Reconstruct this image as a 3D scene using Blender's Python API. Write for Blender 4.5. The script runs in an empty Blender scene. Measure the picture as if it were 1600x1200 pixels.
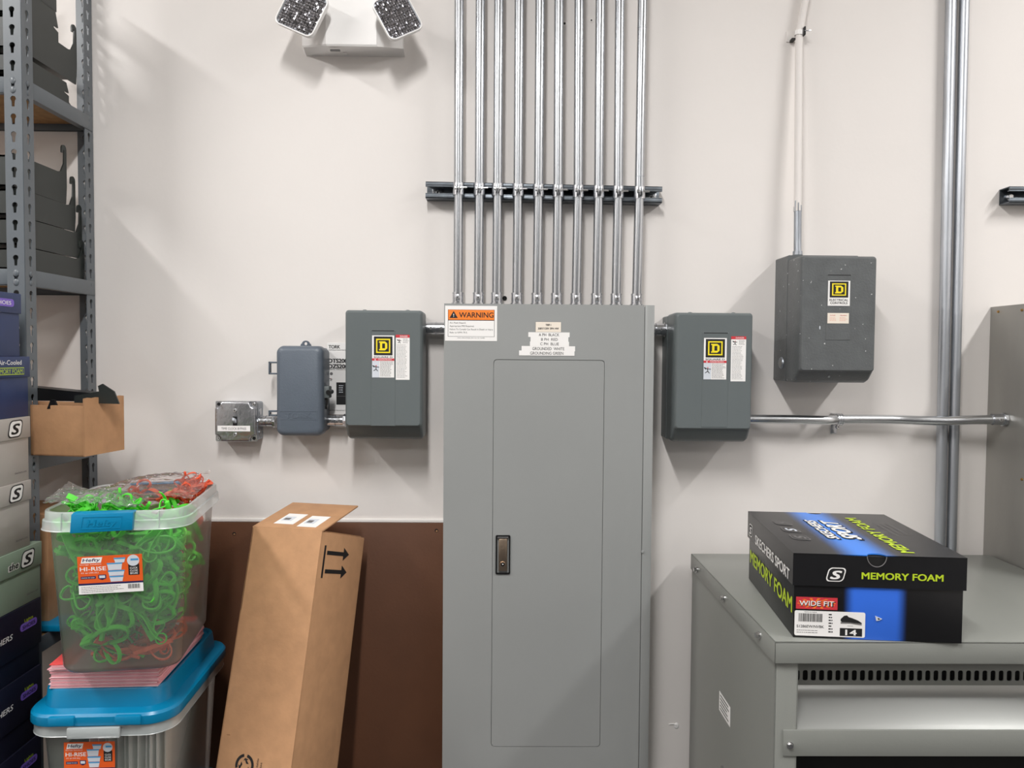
import bpy, bmesh, math, random
from mathutils import Matrix, Vector, noise
random.seed(7)
PI = math.pi
C = bpy.context.scene.collection
# ------------------------------------------------------------------ camera, world, lights, exposure
F = 1200.0
CAM = Vector((0.0, -2.0, 1.65))
YAW, PITCH, ROLL = -15/1200, -45/1200, 0.0075
RM = (Matrix.Rotation(YAW, 3, 'Z') @ Matrix.Rotation(PI/2 + PITCH, 3, 'X') @ Matrix.Rotation(ROLL, 3, 'Z'))
cd = bpy.data.cameras.new('camera'); cam = bpy.data.objects.new('camera', cd); C.objects.link(cam)
cd.sensor_width = 36; cd.lens = 36*F/1600; cd.clip_start = 0.05
cam.matrix_world = Matrix.Translation(CAM) @ RM.to_4x4()
bpy.context.scene.camera = cam
w = bpy.data.worlds.new('world'); bpy.context.scene.world = w; w.use_nodes = True
w.node_tree.nodes['Background'].inputs[0].default_value = (1, .98, .96, 1)
w.node_tree.nodes['Background'].inputs[1].default_value = 0.02
vs = bpy.context.scene.view_settings
vs.view_transform = 'Standard'; vs.look = 'None'; vs.gamma = 1; vs.use_curve_mapping = False
vs.exposure = 0.12
CEIL = 3.35
LAMPS = [(-0.25, -2.1, 0.13, 1.2, 56), (2.15, -1.5, 0.13, 1.2, 44), (-2.15, -1.5, 0.13, 1.2, 46), (-0.25, -4.9, 0.13, 1.2, 22), (2.15, -4.9, 0.13, 1.2, 16), (-2.15, -4.9, 0.13, 1.2, 16)]   # x, y, size x, size y, watts; unseen far row added for frontal light
for lx, ly, sx, sy, pw in LAMPS:
    ld = bpy.data.lights.new('ceiling_tube_light', 'AREA'); ld.shape = 'RECTANGLE'; ld.size = sx; ld.size_y = sy
    ld.energy = pw; ld.color = (1.0, 0.988, 0.975)
    lo = bpy.data.objects.new('ceiling_tube_light', ld); C.objects.link(lo); lo.location = (lx, ly, CEIL-0.075)

def ray(px, py):
    return RM @ Vector(((px-800)/F, (600-py)/F, -1.0))
def PY(px, py, y):
    d = ray(px, py); t = (y-CAM.y)/d.y; return CAM + d*t
def PX(px, py, x):
    d = ray(px, py); t = (x-CAM.x)/d.x; return CAM + d*t
def PZ(px, py, z):
    d = ray(px, py); t = (z-CAM.z)/d.z; return CAM + d*t

# ------------------------------------------------------------------ materials
def lin(c):
    c = c/255.0
    return c/12.92 if c <= 0.04045 else ((c+0.055)/1.055)**2.4
def col(rgb): return (lin(rgb[0]), lin(rgb[1]), lin(rgb[2]), 1)
def M_(name, rgb, rough=0.5, metal=0.0, var=0.0, vscale=20, bump=0.0, bscale=200, stretch=None, spec=0.5, coat=0.0, dark=None):
    m = bpy.data.materials.new(name); m.use_nodes = True
    nt = m.node_tree; b = nt.nodes['Principled BSDF']
    b.inputs['Base Color'].default_value = col(rgb); b.inputs['Roughness'].default_value = rough
    b.inputs['Metallic'].default_value = metal; b.inputs['Specular IOR Level'].default_value = spec
    b.inputs['Coat Weight'].default_value = coat
    tc = nt.nodes.new('ShaderNodeTexCoord'); mp = nt.nodes.new('ShaderNodeMapping')
    nt.links.new(tc.outputs['Object'], mp.inputs[0])
    if stretch: mp.inputs['Scale'].default_value = stretch
    if var:
        n = nt.nodes.new('ShaderNodeTexNoise'); n.inputs['Scale'].default_value = vscale; n.inputs['Detail'].default_value = 6
        r = nt.nodes.new('ShaderNodeValToRGB')
        c = col(rgb); d = col(dark) if dark else tuple(x*(1-var) for x in c[:3])+(1,)
        e = tuple(min(1, x*(1+var*.6)) for x in c[:3])+(1,)
        r.color_ramp.elements[0].position = .3; r.color_ramp.elements[1].position = .7
        r.color_ramp.elements[0].color = d; r.color_ramp.elements[1].color = e
        nt.links.new(mp.outputs[0], n.inputs['Vector']); nt.links.new(n.outputs['Fac'], r.inputs[0])
        nt.links.new(r.outputs[0], b.inputs['Base Color'])
    if bump:
        n2 = nt.nodes.new('ShaderNodeTexNoise'); n2.inputs['Scale'].default_value = bscale; n2.inputs['Detail'].default_value = 3
        bp = nt.nodes.new('ShaderNodeBump'); bp.inputs['Strength'].default_value = bump; bp.inputs['Distance'].default_value = 0.002
        nt.links.new(mp.outputs[0], n2.inputs['Vector']); nt.links.new(n2.outputs['Fac'], bp.inputs['Height'])
        nt.links.new(bp.outputs[0], b.inputs['Normal'])
    return m
def clear(name, rgb, amount=0.25, rough=0.2, gloss=0.12, bump=0.0, bscale=60):
    """thin translucent plastic: mostly see-through, a little milky, with a sheen"""
    m = bpy.data.materials.new(name); m.use_nodes = True; nt = m.node_tree; nt.nodes.clear()
    out = nt.nodes.new('ShaderNodeOutputMaterial'); tr = nt.nodes.new('ShaderNodeBsdfTransparent')
    pr = nt.nodes.new('ShaderNodeBsdfPrincipled'); pr.inputs['Base Color'].default_value = col(rgb); pr.inputs['Roughness'].default_value = rough
    mx = nt.nodes.new('ShaderNodeMixShader'); mx.inputs[0].default_value = amount
    gl = nt.nodes.new('ShaderNodeBsdfGlossy'); gl.inputs['Roughness'].default_value = rough
    fr = nt.nodes.new('ShaderNodeFresnel'); fr.inputs[0].default_value = 1.45
    ml = nt.nodes.new('ShaderNodeMath'); ml.operation = 'MULTIPLY_ADD'; ml.inputs[1].default_value = 0.8; ml.inputs[2].default_value = gloss*.3
    mx2 = nt.nodes.new('ShaderNodeMixShader')
    nt.links.new(tr.outputs[0], mx.inputs[1]); nt.links.new(pr.outputs[0], mx.inputs[2])
    nt.links.new(fr.outputs[0], ml.inputs[0]); nt.links.new(ml.outputs[0], mx2.inputs[0])
    nt.links.new(mx.outputs[0], mx2.inputs[1]); nt.links.new(gl.outputs[0], mx2.inputs[2]); nt.links.new(mx2.outputs[0], out.inputs[0])
    if bump:
        n2 = nt.nodes.new('ShaderNodeTexNoise'); n2.inputs['Scale'].default_value = bscale
        bp = nt.nodes.new('ShaderNodeBump'); bp.inputs['Strength'].default_value = bump; bp.inputs['Distance'].default_value = 0.01
        nt.links.new(n2.outputs['Fac'], bp.inputs['Height'])
        nt.links.new(bp.outputs[0], gl.inputs['Normal']); nt.links.new(bp.outputs[0], pr.inputs['Normal'])
    return m
WALL = M_('wall_paint', (226, 221, 217), .6, var=.03, vscale=2, bump=.12, bscale=60)
FLOOR = M_('concrete_floor', (52, 52, 54), .6, var=.15, vscale=3)
FARW = M_('far_wall_paint', (150, 150, 150), .8)
CEILM = M_('ceiling_paint', (215, 213, 208), .8)
TRIM = M_('white_bead', (236, 232, 228), .5)
PANEL = M_('panel_grey_paint', (147, 149, 148), .38, var=.04, vscale=3)
TRANS = M_('cabinet_grey_paint', (134, 136, 131), .32, var=.04, vscale=3, bump=.06, bscale=300)
LOUV = M_('satin_metal_paint', (165, 166, 163), .30, .6)
BOXG = M_('enclosure_grey_enamel', (97, 104, 105), .42, var=.05, vscale=5, bump=.1, bscale=90)
BOXOLD = M_('worn_dark_grey_enamel', (92, 95, 96), .42, var=.12, vscale=30, bump=.35, bscale=220)
TORK = M_('blue_grey_plastic', (92, 101, 112), .38, var=.03, bump=.25, bscale=350)
GALV = M_('galvanised_steel', (184, 187, 191), .27, 1.0, var=.15, vscale=30, bump=.12, bscale=60, stretch=(1, 1, .06))
def speckle(m, rgb, scale, thr):
    nt = m.node_tree; b = nt.nodes['Principled BSDF']; src = b.inputs['Base Color'].links[0].from_socket
    n = nt.nodes.new('ShaderNodeTexNoise'); n.inputs['Scale'].default_value = scale; n.inputs['Detail'].default_value = 2
    tc = nt.nodes.new('ShaderNodeTexCoord'); nt.links.new(tc.outputs['Object'], n.inputs['Vector'])
    r = nt.nodes.new('ShaderNodeMapRange'); r.inputs['From Min'].default_value = thr; r.inputs['From Max'].default_value = thr+.02; nt.links.new(n.outputs['Fac'], r.inputs['Value'])
    mx = nt.nodes.new('ShaderNodeMix'); mx.data_type = 'RGBA'; mx.inputs['B'].default_value = col(rgb)
    nt.links.new(r.outputs[0], mx.inputs['Factor']); nt.links.new(src, mx.inputs['A']); nt.links.new(mx.outputs['Result'], b.inputs['Base Color'])
speckle(BOXOLD, (205, 205, 205), 110, .715)
GALVH = M_('galvanised_steel_lengthwise', (205, 207, 210), .26, 1.0, var=.15, vscale=30, bump=.12, bscale=60, stretch=(.06, 1, 1))
STRUTM = M_('shaded_strut_steel', (112, 118, 124), .4, 1.0, var=.25, vscale=40)  # galvanised steel darkened to paint in the shade inside the channel
GALVL = M_('weathered_galvanised_steel', (188, 192, 198), .42, .9, var=.2, vscale=50, bump=.1, bscale=60, stretch=(1, 1, .1))
GALVD = M_('dull_galvanised_steel', (170, 175, 182), .45, 1.0, var=.3, vscale=60, bump=.15, bscale=60, stretch=(1, 1, .2))
ZINC = M_('zinc_fitting', (200, 202, 206), .25, 1.0, var=.1, vscale=60, bump=.3, bscale=120)
STAINLESS = M_('brushed_grey_steel', (158, 156, 151), .42, .6, var=.15, vscale=7, stretch=(1, 1, .3))
SHELFM = M_('shelf_grey_enamel', (93, 99, 104), .35, var=.06, vscale=8)
DECK = M_('particle_board', (160, 125, 85), .8, var=.2, vscale=60)
BLACKM = M_('black_green_metal', (40, 44, 42), .4, var=.1, vscale=10)
BLACK = M_('black_plastic', (18, 18, 19), .35)
DARK = M_('dark_void', (10, 10, 10), .8)
CARD = M_('cardboard', (182, 138, 100), .8, var=.1, vscale=30, bump=.15, bscale=120)
CARDI = M_('cardboard_inner_edge', (150, 110, 76), .85, var=.15, vscale=50)
BROWN = M_('brown_hardboard', (96, 62, 42), .5, var=.14, vscale=6, bump=.1, bscale=150)
TEAL = M_('teal_plastic', (0, 122, 166), .32)
WHITEP = M_('white_enamel', (238, 236, 234), .4)
PAPER = M_('white_label', (236, 234, 232), .6)
CREAM = M_('cream_label', (232, 222, 208), .6)
INK = M_('black_ink', (20, 20, 22), .6)
GREYINK = M_('grey_ink', (110, 108, 108), .6)
ORANGE = M_('orange_label', (238, 128, 38), .5)
ORED = M_('orange_red_label', (226, 92, 30), .5)
RED = M_('red_ink', (200, 52, 62), .5)
YEL = M_('yellow_ink', (240, 218, 30), .5)
LIME = M_('lime_ink', (184, 208, 40), .5)
NAVYI = M_('navy_ink', (24, 26, 80), .5)
LBLUE = M_('light_blue_ink', (70, 150, 200), .5)
PALE = M_('pale_grey_ink', (205, 210, 218), .5)
PURPLE = M_('purple_ink', (120, 92, 190), .5)
SHOEBLK = M_('black_gloss_card', (26, 26, 28), .3, var=.1, vscale=40)
NAVY = M_('navy_card', (40, 56, 98), .5, var=.08, vscale=15)
DNAVY = M_('dark_navy_card', (10, 12, 36), .55, var=.08, vscale=15)
GREYC = M_('grey_card', (176, 170, 165), .6, var=.05, vscale=15)
GREENC = M_('grey_green_card', (142, 160, 142), .6, var=.06, vscale=15)
CHROME = M_('worn_nickel', (190, 170, 150), .3, 1.0, bump=.2)
SCREW = M_('bright_screw_steel', (225, 225, 225), .22, 1.0)
BRASS = M_('brass_screw', (190, 150, 90), .35, 1.0)
GREENS = M_('bright_green_silicone', (120, 242, 88), .4)
CORALS = M_('coral_silicone', (252, 122, 84), .4)
for m_ in (GREENS, CORALS):
    nt_ = m_.node_tree; b_s = nt_.nodes['Principled BSDF']; tl_ = nt_.nodes.new('ShaderNodeBsdfTranslucent'); mx_ = nt_.nodes.new('ShaderNodeMixShader')
    tl_.inputs[0].default_value = b_s.inputs['Base Color'].default_value; mx_.inputs[0].default_value = .45
    nt_.links.new(b_s.outputs[0], mx_.inputs[1]); nt_.links.new(tl_.outputs[0], mx_.inputs[2]); nt_.links.new(mx_.outputs[0], nt_.nodes['Material Output'].inputs[0])
PINKP = M_('pink_paper', (226, 160, 168), .7, var=.1, vscale=30)
PINKP2 = M_('pale_pink_paper', (236, 196, 200), .7)
REDP = M_('coral_red_paper', (224, 78, 78), .6)
WPAPER = M_('white_paper', (226, 222, 218), .7, var=.04)
TOTE = clear('frosted_clear_plastic', (228, 242, 230), .12, .3, .03)
TOTER = clear('frosted_rim_plastic', (214, 222, 222), .5, .3, .15)
FILM = clear('clear_bag_film', (240, 240, 240), .02, .08, .0, bump=1.0, bscale=35)
FILM2 = clear('clear_bag_film_pinkish', (246, 200, 190), .14, .1, .1, bump=1.0, bscale=35)
LENS = M_('faceted_lens', (150, 150, 155), .08, 1.0)
EMIT = bpy.data.materials.new('lit_diffuser'); EMIT.use_nodes = True
EMIT.node_tree.nodes['Principled BSDF'].inputs['Emission Color'].default_value = (1, .97, .94, 1)
EMIT.node_tree.nodes['Principled BSDF'].inputs['Emission Strength'].default_value = 3
def stripe_mat(name, base, blue, x0, x1, soft, dots=True):
    """a printed blue stripe with soft edges across local x"""
    m = M_(name, base, .3); nt = m.node_tree; b = nt.nodes['Principled BSDF']
    tc = nt.nodes.new('ShaderNodeTexCoord'); sp = nt.nodes.new('ShaderNodeSeparateXYZ'); nt.links.new(tc.outputs['Object'], sp.inputs[0])
    def mr(a, c):
        n = nt.nodes.new('ShaderNodeMapRange'); n.interpolation_type = 'SMOOTHSTEP'
        n.inputs['From Min'].default_value = a; n.inputs['From Max'].default_value = c; nt.links.new(sp.outputs['X'], n.inputs['Value']); return n
    a = mr(x0, x0+soft); c = mr(x1, x1-soft)
    mu = nt.nodes.new('ShaderNodeMath'); mu.operation = 'MULTIPLY'
    nt.links.new(a.outputs[0], mu.inputs[0]); nt.links.new(c.outputs[0], mu.inputs[1])
    mx = nt.nodes.new('ShaderNodeMix'); mx.data_type = 'RGBA'
    nt.links.new(mu.outputs[0], mx.inputs['Factor']); mx.inputs['A'].default_value = col(base); mx.inputs['B'].default_value = col(blue)
    nt.links.new(mx.outputs['Result'], b.inputs['Base Color'])
    return m

# ------------------------------------------------------------------ mesh builder
def T(x, y, z): return Matrix.Translation((x, y, z))
def frame(o, ex, ey, ez):
    m = Matrix((ex, ey, ez)).transposed().to_4x4(); return Matrix.Translation(o) @ m
def FR(x, y, z): return frame((x, y, z), (1, 0, 0), (0, 0, 1), (0, -1, 0))        # faces the camera side (-Y)
def RT(x, y, z): return frame((x, y, z), (0, 1, 0), (0, 0, 1), (1, 0, 0))         # faces +X
def LT(x, y, z): return frame((x, y, z), (0, -1, 0), (0, 0, 1), (-1, 0, 0))       # faces -X
def TP(x, y, z): return frame((x, y, z), (1, 0, 0), (0, 1, 0), (0, 0, 1))         # faces up
def rrect(w, h, r, n=5, cx=0, cy=0):
    out = []
    for qx, qy, a0 in ((1, -1, -PI/2), (1, 1, 0), (-1, 1, PI/2), (-1, -1, PI)):
        for i in range(n+1):
            a = a0 + PI/2*i/n
            out.append((cx+qx*(w/2-r)+r*math.cos(a), cy+qy*(h/2-r)+r*math.sin(a)))
    return out
TEXTS = {}
class MB:
    def __init__(s, M=None): s.bm = bmesh.new(); s.mats = []; s.M = M or Matrix()
    def mi(s, m):
        if m not in s.mats: s.mats.append(m)
        return s.mats.index(m)
    def merge(s, b, mat, M=None):
        i = s.mi(mat)
        MM = s.M @ (M or Matrix())
        b.transform(MM)
        for f in b.faces: f.material_index = i
        me = bpy.data.meshes.new('t'); b.to_mesh(me); b.free()
        s.bm.from_mesh(me); bpy.data.meshes.remove(me); return s
    def box(s, x0, x1, y0, y1, z0, z1, mat, bev=0.0, seg=2, M=None):
        b = bmesh.new(); bmesh.ops.create_cube(b, size=1)
        b.transform(T((x0+x1)/2, (y0+y1)/2, (z0+z1)/2) @ Matrix.Diagonal((abs(x1-x0), abs(y1-y0), abs(z1-z0), 1)))
        if bev: bmesh.ops.bevel(b, geom=b.edges[:], offset=bev, segments=seg, affect='EDGES', profile=.5)
        return s.merge(b, mat, M)
    def cyl(s, p0, p1, r, mat, n=20, r2=None, M=None, caps=True):
        p0 = Vector(p0); p1 = Vector(p1); d = p1-p0
        b = bmesh.new(); bmesh.ops.create_cone(b, cap_ends=caps, segments=n, radius1=r, radius2=r if r2 is None else r2, depth=d.length)
        b.transform(Matrix.Translation((p0+p1)/2) @ d.to_track_quat('Z', 'Y').to_matrix().to_4x4())
        return s.merge(b, mat, M)
    def ball(s, c, r, mat, sc=(1, 1, 1), M=None, n=12):
        b = bmesh.new(); bmesh.ops.create_uvsphere(b, u_segments=n, v_segments=n//2+2, radius=r)
        b.transform(T(*c) @ Matrix.Diagonal((*sc, 1))); return s.merge(b, mat, M)
    def loft(s, loops, mat, cap0=False, cap1=False, M=None, closed=True):
        b = bmesh.new(); rows = [[b.verts.new(p) for p in L] for L in loops]; n = len(rows[0])
        for a, c in zip(rows, rows[1:]):
            for i in range(n if closed else n-1):
                j = (i+1) % n
                try: b.faces.new((a[i], a[j], c[j], c[i]))
                except ValueError: pass
        if cap0: b.faces.new(list(reversed(rows[0])))
        if cap1: b.faces.new(rows[-1])
        bmesh.ops.recalc_face_normals(b, faces=b.faces[:])
        return s.merge(b, mat, M)
    def tube(s, pts, r, mat, n=14, M=None, flat=None):
        pts = [Vector(p) for p in pts]; loops = []; up = None
        for i, p in enumerate(pts):
            d = (pts[min(i+1, len(pts)-1)] - pts[max(i-1, 0)]).normalized()
            if up is None:
                up = Vector((0, 0, 1)) if abs(d.z) < .9 else Vector((1, 0, 0))
            u = (up - d*up.dot(d)).normalized(); v = d.cross(u); up = u
            fa, fb = (r, r) if flat is None else flat
            loops.append([p + u*math.cos(2*PI*k/n)*fa + v*math.sin(2*PI*k/n)*fb for k in range(n)])
        return s.loft(loops, mat, True, True, M)
    def prism(s, pts, d, mat, M=None, bev=0.0):
        """2-D outline in the frame's xy, extruded from 0 to d along its z"""
        b = bmesh.new(); vs_ = [b.verts.new((p[0], p[1], 0)) for p in pts]; f = b.faces.new(vs_)
        r = bmesh.ops.extrude_face_region(b, geom=[f])
        bmesh.ops.translate(b, verts=[v for v in r['geom'] if isinstance(v, bmesh.types.BMVert)], vec=(0, 0, d))
        bmesh.ops.recalc_face_normals(b, faces=b.faces[:])
        if bev: bmesh.ops.bevel(b, geom=b.edges[:], offset=bev, segments=2, affect='EDGES', profile=.5)
        return s.merge(b, mat, M)
    def plate(s, outer, holes, th, mat, M=None):
        """flat plate with real holes, centred on the frame's z = 0"""
        cu = bpy.data.curves.new('c', 'CURVE'); cu.dimensions = '2D'; cu.fill_mode = 'BOTH'; cu.extrude = th/2
        for L in [outer]+holes:
            sp = cu.splines.new('POLY'); sp.points.add(len(L)-1); sp.use_cyclic_u = True
            for q, p in zip(sp.points, L): q.co = (p[0], p[1], 0, 1)
        return s._curve(cu, mat, M)
    def _curve(s, cu, mat, M):
        o = bpy.data.objects.new('c', cu); C.objects.link(o)
        me = bpy.data.meshes.new_from_object(o.evaluated_get(bpy.context.evaluated_depsgraph_get()))
        b = bmesh.new(); b.from_mesh(me); bpy.data.objects.remove(o); bpy.data.curves.remove(cu); bpy.data.meshes.remove(me)
        return s.merge(b, mat, M)
    def rect(s, x0, x1, y0, y1, mat, M, th=.0003):
        return s.box(x0, x1, y0, y1, 0, th, mat, M=M)
    def text(s, txt, mat, M, h, w=None, x=0, y=0, z=.0005, bold=0.0, shear=0.0, align='CENTER'):
        """lettering: h = capital height; w = total width when given; (x,y) = centre (or left end) of the line"""
        key = (txt, shear)
        if key not in TEXTS:
            cu = bpy.data.curves.new('f', 'FONT'); cu.body = txt; cu.size = 1; cu.shear = shear; cu.resolution_u = 3
            cu.align_x = 'LEFT'
            o = bpy.data.objects.new('f', cu); C.objects.link(o)
            me = bpy.data.meshes.new_from_object(o.evaluated_get(bpy.context.evaluated_depsgraph_get()))
            xs = [v.co.x for v in me.vertices]
            TEXTS[key] = (me, min(xs), max(xs)); bpy.data.objects.remove(o); bpy.data.curves.remove(cu)
        me, a, c = TEXTS[key]
        sy = h/0.73; sx = (w/(c-a)) if w else sy*.95
        wd = (c-a)*sx
        for k, (ox, oy) in enumerate([(0, 0)] if bold < .008 else [(-1, -.5), (1, -.5), (1, .5), (-1, .5)] + ([(0, 0)] if bold > .03 else [])):
            b = bmesh.new(); b.from_mesh(me)
            b.transform(T(x-(wd/2 if align == 'CENTER' else 0)+ox*bold*sy*.9, y-h/2+oy*bold*sy*.9, z+k*.00001) @ Matrix.Diagonal((sx, sy, 1, 1)) @ T(-a, 0, 0))
            s.merge(b, mat, M)
        return s
    def build(s, name, parent=None, smooth=True, angle=40, **tags):
        me = bpy.data.meshes.new(name)
        if parent is not None and parent.name in ROOTM: s.bm.transform(ROOTM[parent.name].inverted())
        s.bm.to_mesh(me); s.bm.free()
        for m in s.mats: me.materials.append(m)
        if smooth:
            me.polygons.foreach_set('use_smooth', [True]*len(me.polygons)); me.set_sharp_from_angle(angle=math.radians(angle))
        o = bpy.data.objects.new(name, me); C.objects.link(o)
        if parent is not None:
            o.parent = parent
            if parent.name in ROOTM: ROOTM[o.name] = ROOTM[parent.name]
        for k, v in tags.items():
            if v is not None: o[k] = v
        return o
ROOTM = {}
def thing(name, label, cat, loc=(0, 0, 0), group=None, local=None, world=False):
    """an Empty at the thing's base; parts are built in world space unless local (a rotation matrix) is given"""
    o = bpy.data.objects.new(name, None); C.objects.link(o); o.empty_display_size = .05
    o['label'] = label; o['category'] = cat
    if group: o['group'] = group
    if local is not None:
        o.matrix_world = Matrix.Translation(loc) @ local; ROOTM[o.name] = o.matrix_world.copy() if world else Matrix()
    else:
        o.location = loc; ROOTM[o.name] = Matrix.Translation(loc)
    return o
def structure(mb, name, **k): return mb.build(name, kind='structure', **k)
def lines(mb, mat, M, x0, x1, y0, y1, n, th=.0009, seed=1, z=.0004):
    """rows of print too small to read"""
    r = random.Random(seed)
    for i in range(n):
        y = y1-(y1-y0)*(i+.5)/n; x = x0
        end = x1 - (x1-x0)*r.uniform(0, .25)
        while x < end-.001:
            L = min(r.uniform(.002, .006), end-x)
            mb.box(x, x+L, y-th/2, y+th/2, z, z+.0001, mat, M=M); x += L+.0009
def screw(mb, c, r, mat, d=(0, -1, 0)):
    c = Vector(c); d = Vector(d)
    mb.cyl(c, c+d*r*.7, r, mat, 12, r2=r*.8)
    mb.cyl(c+d*r*.7, c+d*r*.75, r*.3, INK, 6)

# ------------------------------------------------------------------ the room
m = MB(); m.box(-2.8, 3.0, 0, .12, 0, CEIL, WALL); structure(m, 'wall_back')
m = MB(); m.box(-2.92, -2.8, -7.5, 0.12, 0, CEIL, WALL); structure(m, 'wall_left')
m = MB(); m.box(3.0, 3.12, -7.5, 0.12, 0, CEIL, WALL); structure(m, 'wall_right')
m = MB(); m.box(-2.92, 3.12, -7.62, -7.5, 0, CEIL, FARW); structure(m, 'wall_front')
m = MB(); m.box(-2.92, 3.12, -7.62, .12, -.1, 0, FLOOR); structure(m, 'floor')
m = MB(); m.box(-2.92, 3.12, -7.62, .12, CEIL, CEIL+.1, CEILM); structure(m, 'ceiling')
for i, (lx, ly, sx, sy, pw) in enumerate(LAMPS):
    t = thing('ceiling_light', 'white ceiling troffer in the '+('near' if ly > -3 else 'added far')+' row, '+('middle' if abs(lx) < 1 else 'right' if lx > 0 else 'left')+' one of three', 'ceiling light', (lx, ly, CEIL), 'ceiling troffers')
    m = MB(); m.box(lx-sx/2-.03, lx+sx/2+.03, ly-sy/2-.03, ly+sy/2+.03, CEIL-.05, CEIL, WHITEP, .005); m.build('housing', t)
    m = MB(); m.box(lx-sx/2, lx+sx/2, ly-sy/2, ly+sy/2, CEIL-.058, CEIL-.05, EMIT); m.build('diffuser', t)

# brown hardboard sheet and the bead along its top
a = PY(345, 816, -.006); b_ = PY(689, 817, -.006)
bt = (a.z+b_.z)/2
m = MB(); m.box(-.98, b_.x+.012, -.008, -.0005, 0, bt, BROWN, .001)
brd = m.build('hardboard_sheet', label='dark brown hardboard sheet screwed to the lower wall left of the tall grey panel', category='wall board')
for q in ((366, 834), (682, 829)):
    p = PY(q[0], q[1], -.008); m = MB(); m.cyl(p, p+Vector((0, -.0008, 0)), .0045, DARK, 14); m.cyl(p+Vector((0.0005, -.0008, -.001)), p+Vector((0.0005, -.0016, -.001)), .0025, CARDI, 12)
    m.build('screw_hole', brd)
m = MB(); m.box(-.98, b_.x+.012, -.006, 0, bt+.0005, bt+.010, TRIM, .002); structure(m, 'trim_1')

# marks in the wall
def wallmark(px, py, r, label, rim=True):
    p = PY(px, py, 0); m = MB()
    if rim: m.cyl(p+Vector((0, -.0012, 0)), p, r*2.3, TRIM, 14, r2=r*2.0)
    m.cyl(p+Vector((0, -.0016, 0)), p, r, DARK, 12)
    m.build('wall_plug', label=label, category='wall plug')
wallmark(882, 37, .003, 'small chipped screw hole in the wall near the frame top between conduits')
wallmark(924, 32, .0022, 'round white wall plug with black centre near the frame top between conduits')
p = PY(788.5, 466, -.002); m = MB(); m.cyl(p, p+Vector((0, .002, 0)), .006, DARK, 16)
m.build('cable_hole', label='round black hole in the wall just above the grey panel beside the third conduit', category='wall hole')
p = PY(1057, 1134, 0); m = MB(); m.ball(p, .007, WHITEP, (1, .3, 1.2)); m.tube([p+Vector((-.02, 0, .004)), p+Vector((-.01, -.002, .006)), p+Vector((0, -.002, .003))], .0012, WHITEP, 6)
m.build('paint_drip', label='white blob of filler stuck on the wall between tall panel and transformer', category='paint blob')

# ------------------------------------------------------------------ main panel
YP = -.146
tl = PY(694, 474.5, YP); tr = PY(1023, 476.5, YP)
xl, xr = tl.x, tr.x; zt = (tl.z+tr.z)/2; zb = .55
seam = PY(1008, 475, YP).x
pan = thing('electrical_panel', 'tall light grey electrical panel with a long locked door and warning label', 'electrical panel', ((xl+xr)/2, 0, zb))
m = MB(); m.box(xl+.004, xr-.004, YP+.004, 0, zb+.004, zt-.004, PANEL, .002); m.build('enclosure', pan)
dl = PY(771, 561.5, YP); dr = PY(945, 562.5, YP); db = PY(771, 1167, YP)
dx0, dx1, dz1, dz0 = dl.x, dr.x, (dl.z+dr.z)/2, db.z
m = MB()
Mf = FR(0, YP+.0015, 0)
outer = [(xl, zb), (seam-.0012, zb), (seam-.0012, zt), (xl, zt)]
hole = rrect(dx1-dx0, dz1-dz0, .009, 5, (dx0+dx1)/2, (dz0+dz1)/2)
m.plate(outer, [hole], .003, PANEL, Mf); m.build('front_trim', pan)
m = MB(); m.box(seam+.0008, xr, YP, YP+.004, zb, zt, PANEL, .0008)
m.box(seam-.001, seam+.005, YP-.003, YP+.001, PY(1008, 864, YP).z, PY(1008, 860, YP).z, PANEL, .0005); m.build('side_strip', pan)
lk0 = PY(774.5, 836, YP); lk1 = PY(797, 897, YP)
lx0, lx1, lz1, lz0 = lk0.x, lk1.x, lk0.z, lk1.z
m = MB(); m.plate(rrect(dx1-dx0-.0028, dz1-dz0-.0028, .008, 5, (dx0+dx1)/2, (dz0+dz1)/2), [rrect(lx1-lx0-.003, lz1-lz0-.003, .002, 3, (lx0+lx1)/2, (lz0+lz1)/2)], .003, PANEL, FR(0, YP+.0018, 0))
door = m.build('door', pan)
m = MB(); m.plate(rrect(lx1-lx0, lz1-lz0, .003, 3, (lx0+lx1)/2, (lz0+lz1)/2), [rrect(lx1-lx0-.007, lz1-lz0-.007, .002, 3, (lx0+lx1)/2, (lz0+lz1)/2)], .003, BLACK, FR(0, YP-.001, 0))
m.box(lx0+.002, lx1-.002, YP+.009, YP+.011, lz0+.002, lz1-.002, BLACK)
for q in ((lx0+.001, lx0+.003), (lx1-.003, lx1-.001)): m.box(q[0], q[1], YP, YP+.011, lz0+.002, lz1-.002, BLACK)
m.build('latch_frame', door, label='black recessed latch frame')
m = MB(); m.box(lx0+.0075, lx1-.0075, YP-.0035, YP+.008, lz0+.008, lz1-.009, CHROME, .0015)
m.box(lx0+.004, lx1-.005, YP-.002, YP+.008, lz1-.008, lz1-.003, SCREW, .001)
cx = (lx0+lx1)/2-.0003; kz = PY(786, 881, YP).z
m.cyl((cx, YP-.003, kz), (cx, YP-.006, kz), .0072, CHROME, 20, r2=.0062); m.cyl((cx, YP-.006, kz), (cx, YP-.0065, kz), .0045, BLACK, 16); m.ball((cx, YP-.0065, kz), .002, SCREW)
m.build('latch_handle', door, label='worn nickel latch handle with key cylinder')
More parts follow.
